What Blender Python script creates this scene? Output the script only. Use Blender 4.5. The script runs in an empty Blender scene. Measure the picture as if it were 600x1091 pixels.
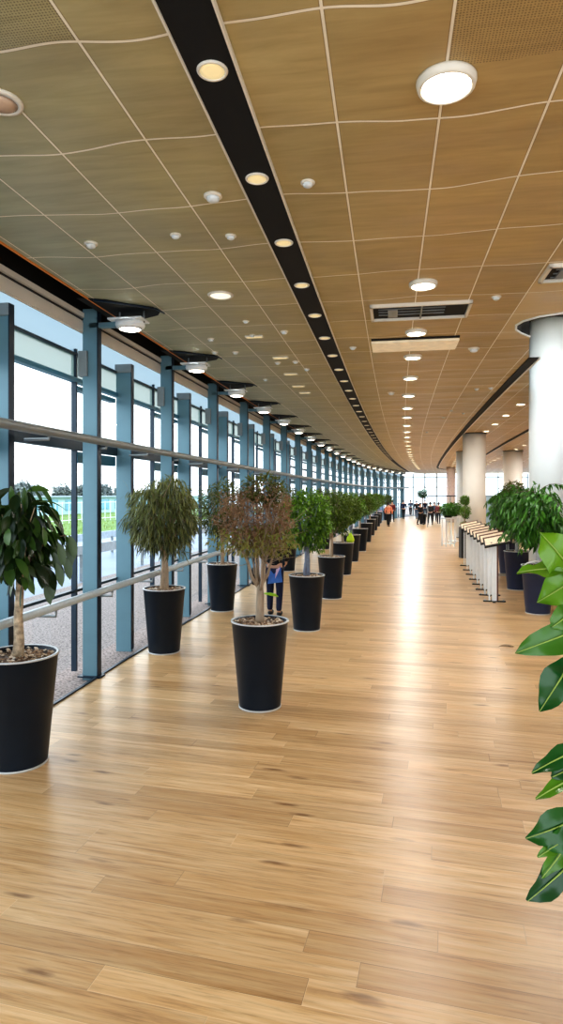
import bpy, bmesh, math, random
from mathutils import Vector, Matrix, Quaternion
from mathutils.geometry import delaunay_2d_cdt
PI = math.pi
scn = bpy.context.scene
COL = scn.collection
F = 680.0; EYE = 2.3; HOR = 527.0; CEIL = 4.6

def at(px, py, d):
    return Vector(((px - 300) / F * d, d, EYE - (py - HOR) * d / F))

# ------------------------------------------------------------------ materials
MATS = {}
def new_mat(name):
    m = bpy.data.materials.new(name); m.use_nodes = True
    m.node_tree.nodes.clear()
    return m, m.node_tree.nodes, m.node_tree.links
def srgb(r, g, b):
    f = lambda c: ((c / 255) / 12.92 if c / 255 <= 0.04045 else ((c / 255 + 0.055) / 1.055) ** 2.4)
    return (f(r), f(g), f(b), 1)
def mat(name, rgb, rough=0.5, metal=0.0, vary=0.12, scale=8.0, emit=0, bump=0.0, coat=0, trans=0, stretch=(1, 1, 1), spec=0.5):
    if name in MATS: return MATS[name]
    m, N, L = new_mat(name)
    out = N.new('ShaderNodeOutputMaterial'); b = N.new('ShaderNodeBsdfPrincipled')
    L.new(b.outputs[0], out.inputs[0])
    c = srgb(*rgb)
    tc = N.new('ShaderNodeTexCoord'); mp = N.new('ShaderNodeMapping'); mp.inputs['Scale'].default_value = stretch
    nz = N.new('ShaderNodeTexNoise'); nz.inputs['Scale'].default_value = scale; nz.inputs['Detail'].default_value = 4
    L.new(tc.outputs['Object'], mp.inputs[0]); L.new(mp.outputs[0], nz.inputs['Vector'])
    r = N.new('ShaderNodeValToRGB')
    r.color_ramp.elements[0].position = .3; r.color_ramp.elements[1].position = .7
    r.color_ramp.elements[0].color = tuple(max(0, x * (1 - vary)) for x in c[:3]) + (1,)
    r.color_ramp.elements[1].color = tuple(min(1, x * (1 + vary)) for x in c[:3]) + (1,)
    L.new(nz.outputs[0], r.inputs[0]); L.new(r.outputs[0], b.inputs['Base Color'])
    b.inputs['Roughness'].default_value = rough; b.inputs['Metallic'].default_value = metal
    b.inputs['Coat Weight'].default_value = coat
    b.inputs['Specular IOR Level'].default_value = spec
    if emit:
        b.inputs['Emission Color'].default_value = c; b.inputs['Emission Strength'].default_value = emit
    if bump:
        bp = N.new('ShaderNodeBump'); bp.inputs['Strength'].default_value = bump; bp.inputs['Distance'].default_value = .02
        L.new(nz.outputs[0], bp.inputs['Height']); L.new(bp.outputs[0], b.inputs['Normal'])
    MATS[name] = m
    return m

def leaf_mat(name, dark, light, rough=0.38, trans=0.25, teal=None):
    if name in MATS: return MATS[name]
    m, N, L = new_mat(name)
    out = N.new('ShaderNodeOutputMaterial'); b = N.new('ShaderNodeBsdfPrincipled')
    a = N.new('ShaderNodeAttribute'); a.attribute_name = 'tint'
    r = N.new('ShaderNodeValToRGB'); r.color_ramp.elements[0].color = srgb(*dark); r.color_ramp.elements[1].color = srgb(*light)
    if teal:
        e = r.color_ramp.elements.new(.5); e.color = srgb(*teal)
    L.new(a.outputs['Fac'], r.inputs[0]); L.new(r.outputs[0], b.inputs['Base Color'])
    b.inputs['Roughness'].default_value = rough
    t = N.new('ShaderNodeBsdfTranslucent'); L.new(r.outputs[0], t.inputs[0])
    mx = N.new('ShaderNodeMixShader'); mx.inputs[0].default_value = trans
    L.new(b.outputs[0], mx.inputs[1]); L.new(t.outputs[0], mx.inputs[2]); L.new(mx.outputs[0], out.inputs[0])
    MATS[name] = m
    return m

def glass_mat(name, tint=(.93, .98, 1, 1), fac=.08):
    m, N, L = new_mat(name)
    out = N.new('ShaderNodeOutputMaterial'); t = N.new('ShaderNodeBsdfTransparent'); g = N.new('ShaderNodeBsdfGlossy')
    t.inputs[0].default_value = tint; g.inputs['Roughness'].default_value = .03
    fr = N.new('ShaderNodeFresnel'); fr.inputs[0].default_value = 1.35
    mu = N.new('ShaderNodeMath'); mu.operation = 'MULTIPLY_ADD'; mu.inputs[1].default_value = .5; mu.inputs[2].default_value = fac * .4
    mx = N.new('ShaderNodeMixShader')
    L.new(fr.outputs[0], mu.inputs[0]); L.new(mu.outputs[0], mx.inputs[0]); L.new(t.outputs[0], mx.inputs[1]); L.new(g.outputs[0], mx.inputs[2]); L.new(mx.outputs[0], out.inputs[0])
    return m
GLASS = glass_mat('clear glass')
def frost_mat(name, col, a):
    m, N, L = new_mat(name)
    out = N.new('ShaderNodeOutputMaterial'); t = N.new('ShaderNodeBsdfTransparent'); g = N.new('ShaderNodeBsdfPrincipled')
    g.inputs['Base Color'].default_value = srgb(*col); g.inputs['Roughness'].default_value = .5
    tr = N.new('ShaderNodeBsdfTranslucent'); tr.inputs[0].default_value = srgb(*col)
    m1 = N.new('ShaderNodeMixShader'); m1.inputs[0].default_value = .6
    L.new(g.outputs[0], m1.inputs[1]); L.new(tr.outputs[0], m1.inputs[2])
    mx = N.new('ShaderNodeMixShader'); mx.inputs[0].default_value = a
    L.new(t.outputs[0], mx.inputs[1]); L.new(m1.outputs[0], mx.inputs[2]); L.new(mx.outputs[0], out.inputs[0])
    return m
FROST = frost_mat('frosted canopy glass', (128, 150, 146), .9)
FROSTW = frost_mat('milky pane', (150, 174, 188), .96)

class NB:   # tiny node helper
    def __init__(s, N, L): s.N, s.L = N, L
    def m(s, op, a, b=None, c=None):
        n = s.N.new('ShaderNodeMath'); n.operation = op
        for i, v in enumerate((a, b, c)):
            if v is None: continue
            if hasattr(v, 'links') or hasattr(v, 'is_output'): s.L.new(v, n.inputs[i])
            else: n.inputs[i].default_value = v
        return n.outputs[0]
    def comb(s, x, y, z=0):
        n = s.N.new('ShaderNodeCombineXYZ')
        for i, v in enumerate((x, y, z)):
            if hasattr(v, 'is_output'): s.L.new(v, n.inputs[i])
            else: n.inputs[i].default_value = v
        return n.outputs[0]
    def noise(s, vec, scale, detail=3, rough=.5, dist=0):
        n = s.N.new('ShaderNodeTexNoise'); n.inputs['Scale'].default_value = scale; n.inputs['Detail'].default_value = detail
        n.inputs['Roughness'].default_value = rough; n.inputs['Distortion'].default_value = dist
        s.L.new(vec, n.inputs['Vector']); return n.outputs[0]
    def ramp(s, fac, stops):
        n = s.N.new('ShaderNodeValToRGB'); cr = n.color_ramp
        cr.elements[0].position, cr.elements[0].color = stops[0]; cr.elements[1].position, cr.elements[1].color = stops[-1]
        for p, c in stops[1:-1]:
            e = cr.elements.new(p); e.color = c
        s.L.new(fac, n.inputs[0]); return n.outputs[0]
    def mix(s, fac, a, b, mode='MIX'):
        n = s.N.new('ShaderNodeMix'); n.data_type = 'RGBA'; n.blend_type = mode
        for i, v in ((0, fac), (6, a), (7, b)):
            if hasattr(v, 'is_output'): s.L.new(v, n.inputs[i])
            else: n.inputs[i].default_value = v
        return n.outputs[2]

def floor_material():
    m, N, L = new_mat('oak plank floor'); h = NB(N, L)
    out = N.new('ShaderNodeOutputMaterial'); b = N.new('ShaderNodeBsdfPrincipled'); L.new(b.outputs[0], out.inputs[0])
    tc = N.new('ShaderNodeTexCoord'); mp = N.new('ShaderNodeMapping'); mp.inputs['Rotation'].default_value = (0, 0, math.radians(14.5))
    L.new(tc.outputs['Object'], mp.inputs[0])
    sx = N.new('ShaderNodeSeparateXYZ'); L.new(mp.outputs[0], sx.inputs[0]); x, y = sx.outputs[0], sx.outputs[1]
    W, LN = .165, 1.95
    row = h.m('FLOOR', h.m('DIVIDE', y, W))
    wn = N.new('ShaderNodeTexWhiteNoise'); wn.noise_dimensions = '1D'; L.new(row, wn.inputs['W'])
    xs = h.m('ADD', x, h.m('MULTIPLY', wn.outputs[0], 17.3))
    cell = h.m('FLOOR', h.m('DIVIDE', xs, LN))
    w2 = N.new('ShaderNodeTexWhiteNoise'); w2.noise_dimensions = '3D'; L.new(h.comb(row, cell, 3.1), w2.inputs['Vector'])
    rnd = w2.outputs[0]
    fy = h.m('FRACT', h.m('DIVIDE', y, W)); fx = h.m('FRACT', h.m('DIVIDE', xs, LN))
    ey = h.m('MULTIPLY', h.m('MINIMUM', fy, h.m('SUBTRACT', 1, fy)), W)
    ex = h.m('MULTIPLY', h.m('MINIMUM', fx, h.m('SUBTRACT', 1, fx)), LN)
    seam = h.m('LESS_THAN', h.m('MINIMUM', ey, ex), .0026)
    gv = h.comb(h.m('MULTIPLY', xs, 1.0), h.m('MULTIPLY', y, 16), h.m('MULTIPLY', rnd, 40))
    g1 = h.noise(gv, 1.3, 6, .6, .6)
    gv2 = h.comb(h.m('MULTIPLY', xs, 1.6), h.m('MULTIPLY', y, 34), h.m('MULTIPLY', rnd, 90))
    g2 = h.noise(gv2, 2.2, 5, .65, .3)
    col = h.ramp(g1, [(.2, srgb(142, 106, 70)), (.4, srgb(200, 161, 114)), (.6, srgb(212, 180, 138)), (.85, srgb(234, 208, 170))])
    fine = h.ramp(g2, [(.28, (.56, .49, .42, 1)), (.48, (1, 1, 1, 1)), (.8, (1.1, 1.08, 1.04, 1))])
    col = h.mix(.75, col, fine, 'MULTIPLY')
    tone = h.ramp(rnd, [(0, (.78, .72, .64, 1)), (.35, (.95, .93, .9, 1)), (.7, (1, 1, 1, 1)), (1, (1.1, 1.09, 1.06, 1))])
    col = h.mix(1, col, tone, 'MULTIPLY')
    vo = N.new('ShaderNodeTexVoronoi'); vo.inputs['Scale'].default_value = 1.0
    L.new(h.comb(h.m('MULTIPLY', xs, 1.25), h.m('MULTIPLY', y, 5.5), h.m('MULTIPLY', rnd, 5)), vo.inputs['Vector'])
    kn = h.noise(h.comb(h.m('MULTIPLY', xs, 6), h.m('MULTIPLY', y, 22), 0), 1.5, 4)
    knf = h.ramp(h.m('ADD', vo.outputs['Distance'], h.m('MULTIPLY', h.m('SUBTRACT', kn, .5), .16)), [(.0, (1, 1, 1, 1)), (.05, (.85, .85, .85, 1)), (.15, (0, 0, 0, 1))])
    col = h.mix(h.m('MULTIPLY', knf, .8), col, srgb(104, 62, 28))
    sc = h.mix(rnd, srgb(120, 84, 48), srgb(238, 208, 164))
    col = h.mix(h.m('MULTIPLY', seam, .8), col, sc)
    L.new(col, b.inputs['Base Color'])
    rg = h.m('MULTIPLY_ADD', g1, .14, .24); L.new(rg, b.inputs['Roughness'])
    bp = N.new('ShaderNodeBump'); bp.inputs['Strength'].default_value = .12; bp.inputs['Distance'].default_value = .004
    L.new(h.m('SUBTRACT', g2, seam), bp.inputs['Height']); L.new(bp.outputs[0], b.inputs['Normal'])
    b.inputs['Specular IOR Level'].default_value = .42
    return m

U0, UW, VW = .63, .62, .9
def ceiling_material():
    m, N, L = new_mat('wood veneer ceiling panels'); h = NB(N, L)
    out = N.new('ShaderNodeOutputMaterial'); b = N.new('ShaderNodeBsdfPrincipled'); L.new(b.outputs[0], out.inputs[0])
    uv = N.new('ShaderNodeUVMap'); uv.uv_map = 'UVMap'
    sx = N.new('ShaderNodeSeparateXYZ'); L.new(uv.outputs[0], sx.inputs[0]); u, v = sx.outputs[0], sx.outputs[1]
    wav = h.m('MULTIPLY', h.m('SUBTRACT', h.noise(h.comb(u, h.m('MULTIPLY', v, .35), 0), .9, 1), .5), .34)
    vw = h.m('ADD', v, wav)
    fu = h.m('FRACT', h.m('DIVIDE', h.m('SUBTRACT', u, 0.02), UW)); fv = h.m('FRACT', h.m('DIVIDE', h.m('ADD', vw, .45), VW))
    eu = h.m('MULTIPLY', h.m('MINIMUM', fu, h.m('SUBTRACT', 1, fu)), UW)
    ev = h.m('MULTIPLY', h.m('MINIMUM', fv, h.m('SUBTRACT', 1, fv)), VW)
    line = h.m('MAXIMUM', h.m('LESS_THAN', eu, .0075), h.m('LESS_THAN', ev, .0085))
    gap = h.m('MAXIMUM', h.m('LESS_THAN', eu, .013), h.m('LESS_THAN', ev, .012))
    cu = h.m('FLOOR', h.m('DIVIDE', h.m('SUBTRACT', u, .02), UW)); cv = h.m('FLOOR', h.m('DIVIDE', h.m('ADD', vw, .45), VW))
    wn = N.new('ShaderNodeTexWhiteNoise'); wn.noise_dimensions = '2D'; L.new(h.comb(cu, cv, 0), wn.inputs['Vector'])
    g = h.noise(h.comb(h.m('MULTIPLY', u, 1.2), h.m('MULTIPLY', v, 9), wn.outputs[0]), 1.4, 5, .6, .5)
    # cool window light painted into the colour: greyer left, warmer right
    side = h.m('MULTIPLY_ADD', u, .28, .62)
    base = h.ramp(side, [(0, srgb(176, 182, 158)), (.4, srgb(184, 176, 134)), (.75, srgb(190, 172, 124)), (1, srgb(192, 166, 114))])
    gr = h.ramp(g, [(.25, (.8, .78, .75, 1)), (.6, (1, 1, 1, 1)), (.85, (1.1, 1.09, 1.06, 1))])
    col = h.mix(1, base, gr, 'MULTIPLY')
    tn = h.ramp(wn.outputs[0], [(0, (.9, .9, .9, 1)), (1, (1.06, 1.06, 1.06, 1))]); col = h.mix(1, col, tn, 'MULTIPLY')
    pu = h.m('MULTIPLY', h.m('GREATER_THAN', u, 2.5), h.m('LESS_THAN', u, 4.98)); pv = h.m('MULTIPLY', h.m('GREATER_THAN', v, 7.2), h.m('LESS_THAN', v, 9.9))
    col = h.mix(h.m('MULTIPLY', h.m('MULTIPLY', pu, pv), .5), col, srgb(226, 208, 166))
    # perforated panels
    dots = N.new('ShaderNodeTexVoronoi'); dots.inputs['Scale'].default_value = 62; dots.inputs['Randomness'].default_value = .15
    L.new(uv.outputs[0], dots.inputs['Vector'])
    pm = h.m('LESS_THAN', dots.outputs['Distance'], .3)
    right = h.m('MULTIPLY', h.m('GREATER_THAN', u, 1.26), h.m('LESS_THAN', vw, 3.6))
    left = h.m('MULTIPLY', h.m('LESS_THAN', u, -.6), h.m('LESS_THAN', vw, 3.15))
    pz = h.m('MULTIPLY', h.m('MAXIMUM', right, left), pm)
    col = h.mix(h.m('MULTIPLY', pz, .6), col, srgb(60, 44, 24))
    col = h.mix(h.m('MULTIPLY', gap, .4), col, srgb(90, 66, 34))
    col = h.mix(h.m('MULTIPLY', line, .95), col, srgb(250, 244, 228))
    L.new(col, b.inputs['Base Color'])
    b.inputs['Roughness'].default_value = .42
    sag = h.m('MULTIPLY', h.noise(h.comb(h.m('MULTIPLY', u, .8), h.m('MULTIPLY', v, 1.2), 0), 1.1, 1), 3.0)
    bp = N.new('ShaderNodeBump'); bp.inputs['Strength'].default_value = .5; bp.inputs['Distance'].default_value = .06
    L.new(sag, bp.inputs['Height']); L.new(bp.outputs[0], b.inputs['Normal'])
    return m

def pebble_mat():
    m, N, L = new_mat('mixed pebbles'); h = NB(N, L)
    out = N.new('ShaderNodeOutputMaterial'); b = N.new('ShaderNodeBsdfPrincipled'); L.new(b.outputs[0], out.inputs[0])
    a = N.new('ShaderNodeAttribute'); a.attribute_name = 'tint'
    L.new(h.ramp(a.outputs['Fac'], [(0, srgb(58, 38, 26)), (.3, srgb(134, 100, 72)), (.6, srgb(196, 170, 140)), (1, srgb(235, 226, 212))]), b.inputs['Base Color'])
    b.inputs['Roughness'].default_value = .6
    return m
PEB = pebble_mat()
def gravel_mat():
    m, N, L = new_mat('outdoor gravel paving'); h = NB(N, L)
    out = N.new('ShaderNodeOutputMaterial'); b = N.new('ShaderNodeBsdfPrincipled'); L.new(b.outputs[0], out.inputs[0])
    tc = N.new('ShaderNodeTexCoord')
    v = N.new('ShaderNodeTexVoronoi'); v.inputs['Scale'].default_value = 34; L.new(tc.outputs['Object'], v.inputs['Vector'])
    n = h.noise(tc.outputs['Object'], 30, 4)
    c = h.ramp(v.outputs['Distance'], [(0, srgb(180, 166, 160)), (.5, srgb(158, 144, 139)), (.85, srgb(100, 88, 85))])
    c = h.mix(.5, c, h.ramp(n, [(.3, (.6, .6, .6, 1)), (.7, (1.1, 1.1, 1.1, 1))]), 'MULTIPLY')
    L.new(c, b.inputs['Base Color']); b.inputs['Roughness'].default_value = .9
    return m

M = dict(
    steel=mat('blue grey steel', (104, 140, 154), .38, .15, .05, 3),
    steel_d=mat('dark blue edge', (22, 40, 58), .4, .3, .1),
    frame=mat('dark window frame', (34, 54, 70), .4, .2, .1),
    frame_b=mat('blue window rail', (62, 122, 150), .4, .2, .08),
    rail=mat('brushed rail steel', (184, 196, 204), .3, .2, .06, 20),
    tube=mat('grey tube', (138, 144, 146), .4, .3, .06, 10),
    beige=mat('beige fascia', (222, 216, 206), .55, 0, .06, 2),
    black=mat('matte black', (11, 13, 18), .45, 0, .15),
    blackm=mat('track black', (7, 9, 13), .75, 0, .1),
    pot=mat('navy black planter', (17, 30, 44), .42, .0, .12, 4, spec=.3),
    rim=mat('pale rim', (205, 208, 212), .35, .3, .04),
    white=mat('white plaster', (222, 230, 234), .5, 0, .03, 2),
    cream=mat('cream column paint', (236, 232, 224), .45, 0, .03, 2),
    wmetal=mat('white metal', (234, 240, 244), .35, .0, .03),
    plastic=mat('white plastic', (232, 228, 216), .4, 0, .03),
    orange=mat('orange edge', (222, 138, 60), .5, 0, .05),
    bark=mat('pale bark', (168, 148, 126), .8, 0, .3, 18, bump=.6, stretch=(1, 1, .35)),
    barkd=mat('brown bark', (112, 92, 76), .8, 0, .35, 20, bump=.6, stretch=(1, 1, .35)),
    glow=mat('lamp glow', (255, 247, 230), .5, 0, .0, emit=9),
    glows=mat('soft lamp glow', (255, 243, 220), .5, 0, .0, emit=5),
    dim=mat('unlit lens with glow', (214, 196, 150), .4, 0, .04, emit=.35),  # faint glow added to lenses of lights that are off
    wood=mat('tan box', (196, 158, 108), .6, 0, .15, 6),
    paper=mat('information sheet', (238, 218, 190), .6, 0, .12, 14),
    brown=mat('brown board', (92, 46, 28), .4, 0, .15),
)

# ------------------------------------------------------------------ mesh building
class MB:
    def __init__(s): s.v = []; s.f = []; s.t = []; s.sm = []; s.mi = []
    def add(s, vs, fs, tint=0, smooth=False, mi=0):
        o = len(s.v); s.v += [tuple(v) for v in vs]
        for f in fs:
            s.f.append(tuple(i + o for i in f)); s.t.append(tint); s.sm.append(smooth); s.mi.append(mi)
        return s
    def box(s, c, size, rz=0, mat3=None, bev=0, mi=0):
        R = mat3 or Matrix.Rotation(rz, 3, 'Z'); c = Vector(c); hx, hy, hz = [q / 2 for q in size]
        if bev:
            b = min(bev, hx * .9, hy * .9, hz * .9); vs = []
            # chamfered along the vertical and horizontal edges: 24 verts hull
            bm = bmesh.new(); bmesh.ops.create_cube(bm, size=1)
            for v in bm.verts: v.co = Vector((v.co.x * hx * 2, v.co.y * hy * 2, v.co.z * hz * 2))
            bmesh.ops.bevel(bm, geom=bm.edges[:], offset=b, segments=2, affect='EDGES', profile=.6)
            bm.verts.index_update()
            vs = [c + R @ v.co for v in bm.verts]; fs = [[v.index for v in f.verts] for f in bm.faces]; bm.free()
            return s.add(vs, fs, mi=mi)
        vs = [c + R @ Vector((x * hx, y * hy, z * hz)) for x in (-1, 1) for y in (-1, 1) for z in (-1, 1)]
        return s.add(vs, [(0, 1, 3, 2), (4, 6, 7, 5), (0, 4, 5, 1), (2, 3, 7, 6), (0, 2, 6, 4), (1, 5, 7, 3)], mi=mi)
    def tube(s, pts, rad, n=10, caps=True, mi=0, tint=0):
        pts = [Vector(p) for p in pts]
        if not isinstance(rad, (list, tuple)): rad = [rad] * len(pts)
        up = Vector((0, 0, 1)); vs = []; prev = None
        for i, p in enumerate(pts):
            t = (pts[min(i + 1, len(pts) - 1)] - pts[max(i - 1, 0)]).normalized()
            if prev is None:
                a = up.cross(t) if abs(t.z) < .95 else Vector((1, 0, 0)).cross(t)
            else: a = prev - t * prev.dot(t)
            a.normalize(); prev = a; b = t.cross(a)
            for k in range(n):
                q = 2 * PI * k / n; vs.append(p + (a * math.cos(q) + b * math.sin(q)) * rad[i])
        fs = []
        for i in range(len(pts) - 1):
            for k in range(n):
                fs.append((i * n + k, i * n + (k + 1) % n, (i + 1) * n + (k + 1) % n, (i + 1) * n + k))
        if caps: fs += [tuple(range(n))[::-1], tuple(range((len(pts) - 1) * n, len(pts) * n))]
        return s.add(vs, fs, smooth=True, mi=mi, tint=tint)
    def lathe(s, prof, n=40, c=(0, 0, 0), closed=False, mi=0):
        c = Vector(c); vs = []
        for r, z in prof:
            for k in range(n):
                q = 2 * PI * k / n; vs.append(c + Vector((r * math.cos(q), r * math.sin(q), z)))
        fs = []; m_ = len(prof)
        for i in range(m_ - 1 + (1 if closed else 0)):
            j = (i + 1) % m_
            for k in range(n):
                fs.append((i * n + k, i * n + (k + 1) % n, j * n + (k + 1) % n, j * n + k))
        if not closed:
            if prof[0][0] > 1e-4: fs.append(tuple(range(n))[::-1])
            if prof[-1][0] > 1e-4: fs.append(tuple(range((m_ - 1) * n, m_ * n)))
        return s.add(vs, fs, smooth=True, mi=mi)
    def leaf(s, base, d, nrm, ln, w, tint=0, droop=.25, seg=4, shape=0, cup=.12, mi=0):
        base = Vector(base); d = Vector(d).normalized(); side = d.cross(Vector(nrm))
        if side.length < 1e-3: side = d.cross(Vector((1, 0, .3)))
        side.normalize(); nn = side.cross(d)
        vs = []; fs = []; p = base.copy(); dd = d.copy()
        for i in range(seg + 1):
            t = i / seg
            if shape == 0: ww = math.sin(PI * min(1, t * .94 + .03)) ** .8
            elif shape == 1: ww = (math.sin(PI * (t ** 1.25 * .96 + .02))) ** .7
            else: ww = math.sin(PI * (t ** .8 * .95 + .03)) ** .65
            ww = max(ww, .04) * w / 2
            if t == 1: ww = .002
            n2 = side.cross(dd)
            vs += [p - side * ww + n2 * ww * cup * 2, p.copy(), p + side * ww + n2 * ww * cup * 2]
            dd = (dd + Vector((0, 0, -droop * 1.0 / seg * 2))).normalized(); p = p + dd * (ln / seg)
        for i in range(seg):
            a = i * 3
            fs += [(a, a + 1, a + 4, a + 3), (a + 1, a + 2, a + 5, a + 4)]
        return s.add(vs, fs, tint=tint, smooth=True, mi=mi)
    def mesh(s, name, mats):
        me = bpy.data.meshes.new(name); me.from_pydata(s.v, [], s.f); me.update()
        for mm in (mats if isinstance(mats, (list, tuple)) else [mats]): me.materials.append(mm)
        me.polygons.foreach_set('use_smooth', s.sm); me.polygons.foreach_set('material_index', s.mi)
        if any(s.t):
            a = me.attributes.new('tint', 'FLOAT', 'FACE'); a.data.foreach_set('value', s.t)
        return me
    def obj(s, name, mats, parent=None, loc=None):
        o = bpy.data.objects.new(name, s.mesh(name, mats)); COL.objects.link(o)
        if parent: o.parent = parent
        if loc: o.location = loc
        return o

def tag(o, label, cat, group=None, kind=None):
    o['label'] = label; o['category'] = cat
    if group: o['group'] = group
    if kind: o['kind'] = kind
    return o
def thing(name, label, cat, loc=(0, 0, 0), rz=0, group=None):
    o = bpy.data.objects.new(name, None); COL.objects.link(o); o.location = loc; o.rotation_euler = (0, 0, rz)
    o.empty_display_size = .1
    return tag(o, label, cat, group)
def struct(o): o['kind'] = 'structure'; return o
def copy_tree(o, parent=None):
    c = o.copy(); COL.objects.link(c)
    if parent: c.parent = parent
    for ch in list(o.children): copy_tree(ch, c)
    return c
def dup(o, loc, rz=0, label=None, group=None, sc=None):
    c = copy_tree(o); c.location = loc; c.rotation_euler = (0, 0, rz)
    if sc: c.scale = (sc, sc, sc) if not isinstance(sc, tuple) else sc
    if label: c['label'] = label
    if group: c['group'] = group
    return c
ORD = 'first second third fourth fifth sixth seventh eighth ninth tenth eleventh twelfth'.split()
def ceil_cut(): pass

# ------------------------------------------------------------------ the curved path of the concourse
def Xc(v): return -.95 + .16 * v + .00085 * v * v
def Sl(v): return .16 + .0017 * v
def P(u, v, z=0):
    s = Sl(v); k = 1 / math.sqrt(1 + s * s)
    return Vector((Xc(v) + u * k, v - u * s * k, z))
def ang(v): return -math.atan(Sl(v))          # rotation that turns +Y on to the path tangent
def uf(v): return -2.76 + .0042 * max(0, v - 42) ** 2    # the glass wall's inner line
def frange(a, b, st):
    r = []; x = a
    while x < b - 1e-6: r.append(x); x += st
    return r + [b]
def ribbon(mb, ua, ub, za, zb, v0, v1, st=.9, mi=0):
    """closed bar that follows the path: ua/ub may be callables of v"""
    A = ua if callable(ua) else (lambda v: ua); B = ub if callable(ub) else (lambda v: ub)
    vs = []; fs = []; V = frange(v0, v1, st)
    for v in V:
        vs += [P(A(v), v, za), P(B(v), v, za), P(B(v), v, zb), P(A(v), v, zb)]
    for i in range(len(V) - 1):
        a = i * 4; b = a + 4
        for k in range(4): fs.append((a + k, a + (k + 1) % 4, b + (k + 1) % 4, b + k))
    n = len(vs); fs += [(3, 2, 1, 0), (n - 4, n - 3, n - 2, n - 1)]
    return mb.add(vs, fs, mi=mi)

V0, V1 = -4.0, 70.0
UR = 21.0
# floor
V = frange(V0, 72, 2.0)
mb = MB(); vs = []
for v in V: vs += [P(uf(v) + .1, v, 0), P(UR + .5, v, 0)]
mb.add(vs, [(2 * i, 2 * i + 1, 2 * i + 3, 2 * i + 2) for i in range(len(V) - 1)])
struct(mb.obj('floor', floor_material()))

# ceiling with the service opening round the near column
def inv(x, y):
    v = y
    u = 0
    for _ in range(12):
        s = Sl(v); k = 1 / math.sqrt(1 + s * s); u = (x - Xc(v)) / k; v = y + u * s * k
    return u, v
k0 = .388
hole = []
hole = [Vector(p) for p in [(4.95, 8.12), (4.5, 8.02), (4.15, 7.97), (3.85, 7.97), (3.54, 8.05), (3.32, 8.2), (3.19, 8.42), (3.17, 8.62), (3.25, 8.85), (3.40, 9.05), (3.6, 9.25)]]
hole += [Vector((k0 * 10.2, 10.2)), Vector((k0 * 14.6, 14.6)), Vector((6.8, 14.2)), Vector((6.4, 10.0))]
def inside(p, poly):
    c = False; j = len(poly) - 1
    for i in range(len(poly)):
        a, b = poly[i], poly[j]
        if (a.y > p[1]) != (b.y > p[1]) and p[0] < (b.x - a.x) * (p[1] - a.y) / (b.y - a.y) + a.x: c = not c
        j = i
    return c
us = [-99] + [U for U in frange(-1.9, UR + .5, 1.24)]
Vc = frange(V0, 71, 1.0); pts = []; uvs = []; nu = len(us)
for v in Vc:
    for U in us:
        if U == -99: U = uf(v) + .24
        p = P(U, v); pts.append(Vector((p.x, p.y))); uvs.append((U, v))
E = []
for j in range(len(Vc) - 1): E += [(j * nu, (j + 1) * nu), (j * nu + nu - 1, (j + 1) * nu + nu - 1)]
for i in range(nu - 1): E += [(i, i + 1), ((len(Vc) - 1) * nu + i, (len(Vc) - 1) * nu + i + 1)]
n0 = len(pts); pts += hole; E += [(n0 + i, n0 + (i + 1) % len(hole)) for i in range(len(hole))]
rv, re, rf, *_ = delaunay_2d_cdt(pts, E, [], 1, 1e-5)
mb = MB(); fs = []
for f in rf:
    c = sum((rv[i] for i in f), Vector((0, 0))) / len(f)
    if not inside(c, hole): fs.append(tuple(reversed(f)))
zz = lambda p: CEIL
mb.add([(p.x, p.y, CEIL) for p in rv], fs)
ceil = struct(mb.obj('ceiling', ceiling_material()))
me = ceil.data; uvl = me.uv_layers.new(name='UVMap')
cache = [inv(v.co.x, v.co.y) for v in me.vertices]
for lp in me.loops: uvl.data[lp.index].uv = cache[lp.vertex_index]
# well walls and its soffit
mb = MB(); n = len(hole)
vs = [(h.x, h.y, CEIL) for h in hole] + [(h.x, h.y, 6.02) for h in hole]
mb.add(vs, [(i, (i + 1) % n, n + (i + 1) % n, n + i) for i in range(n)])
mb.mi = [1 if k in range(3, 10) else 0 for k in range(n)]
struct(mb.obj('ceiling_well', [mat('well lining', (214, 214, 208), .6), M['blackm']]))
mb = MB().add([(h.x, h.y, 6.02) for h in hole], [tuple(range(n))]); struct(mb.obj('ceiling_well_top', mat('well soffit', (214, 206, 190), .6)))
mb = MB(); mb.tube([(h.x, h.y, CEIL - .012) for h in hole[:11]], .014, 8); struct(mb.obj('trim_1', M['wmetal']))
# roof slab over the ceiling (keeps the sky out)
mb = MB(); ribbon(mb, lambda v: uf(v) - .45, UR + 1, 6.05, 6.2, V0, 71, 3); struct(mb.obj('roof_slab', M['white']))

# pale panel round the well
def panel(name, quad, z, m, th=.012):
    q = [Vector((p[0], p[1], z)) for p in quad]; q2 = [p + Vector((0, 0, th)) for p in q]
    return MB().add(q + q2, [(3, 2, 1, 0), (4, 5, 6, 7), (0, 1, 5, 4), (1, 2, 6, 5), (2, 3, 7, 6), (3, 0, 4, 7)]).obj(name, m)

# right end, far end and right side walls
wl = MB(); ribbon(wl, UR, UR + .2, 0, 6.05, V0, 71, 3); struct(wl.obj('wall_right', M['white']))

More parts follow.
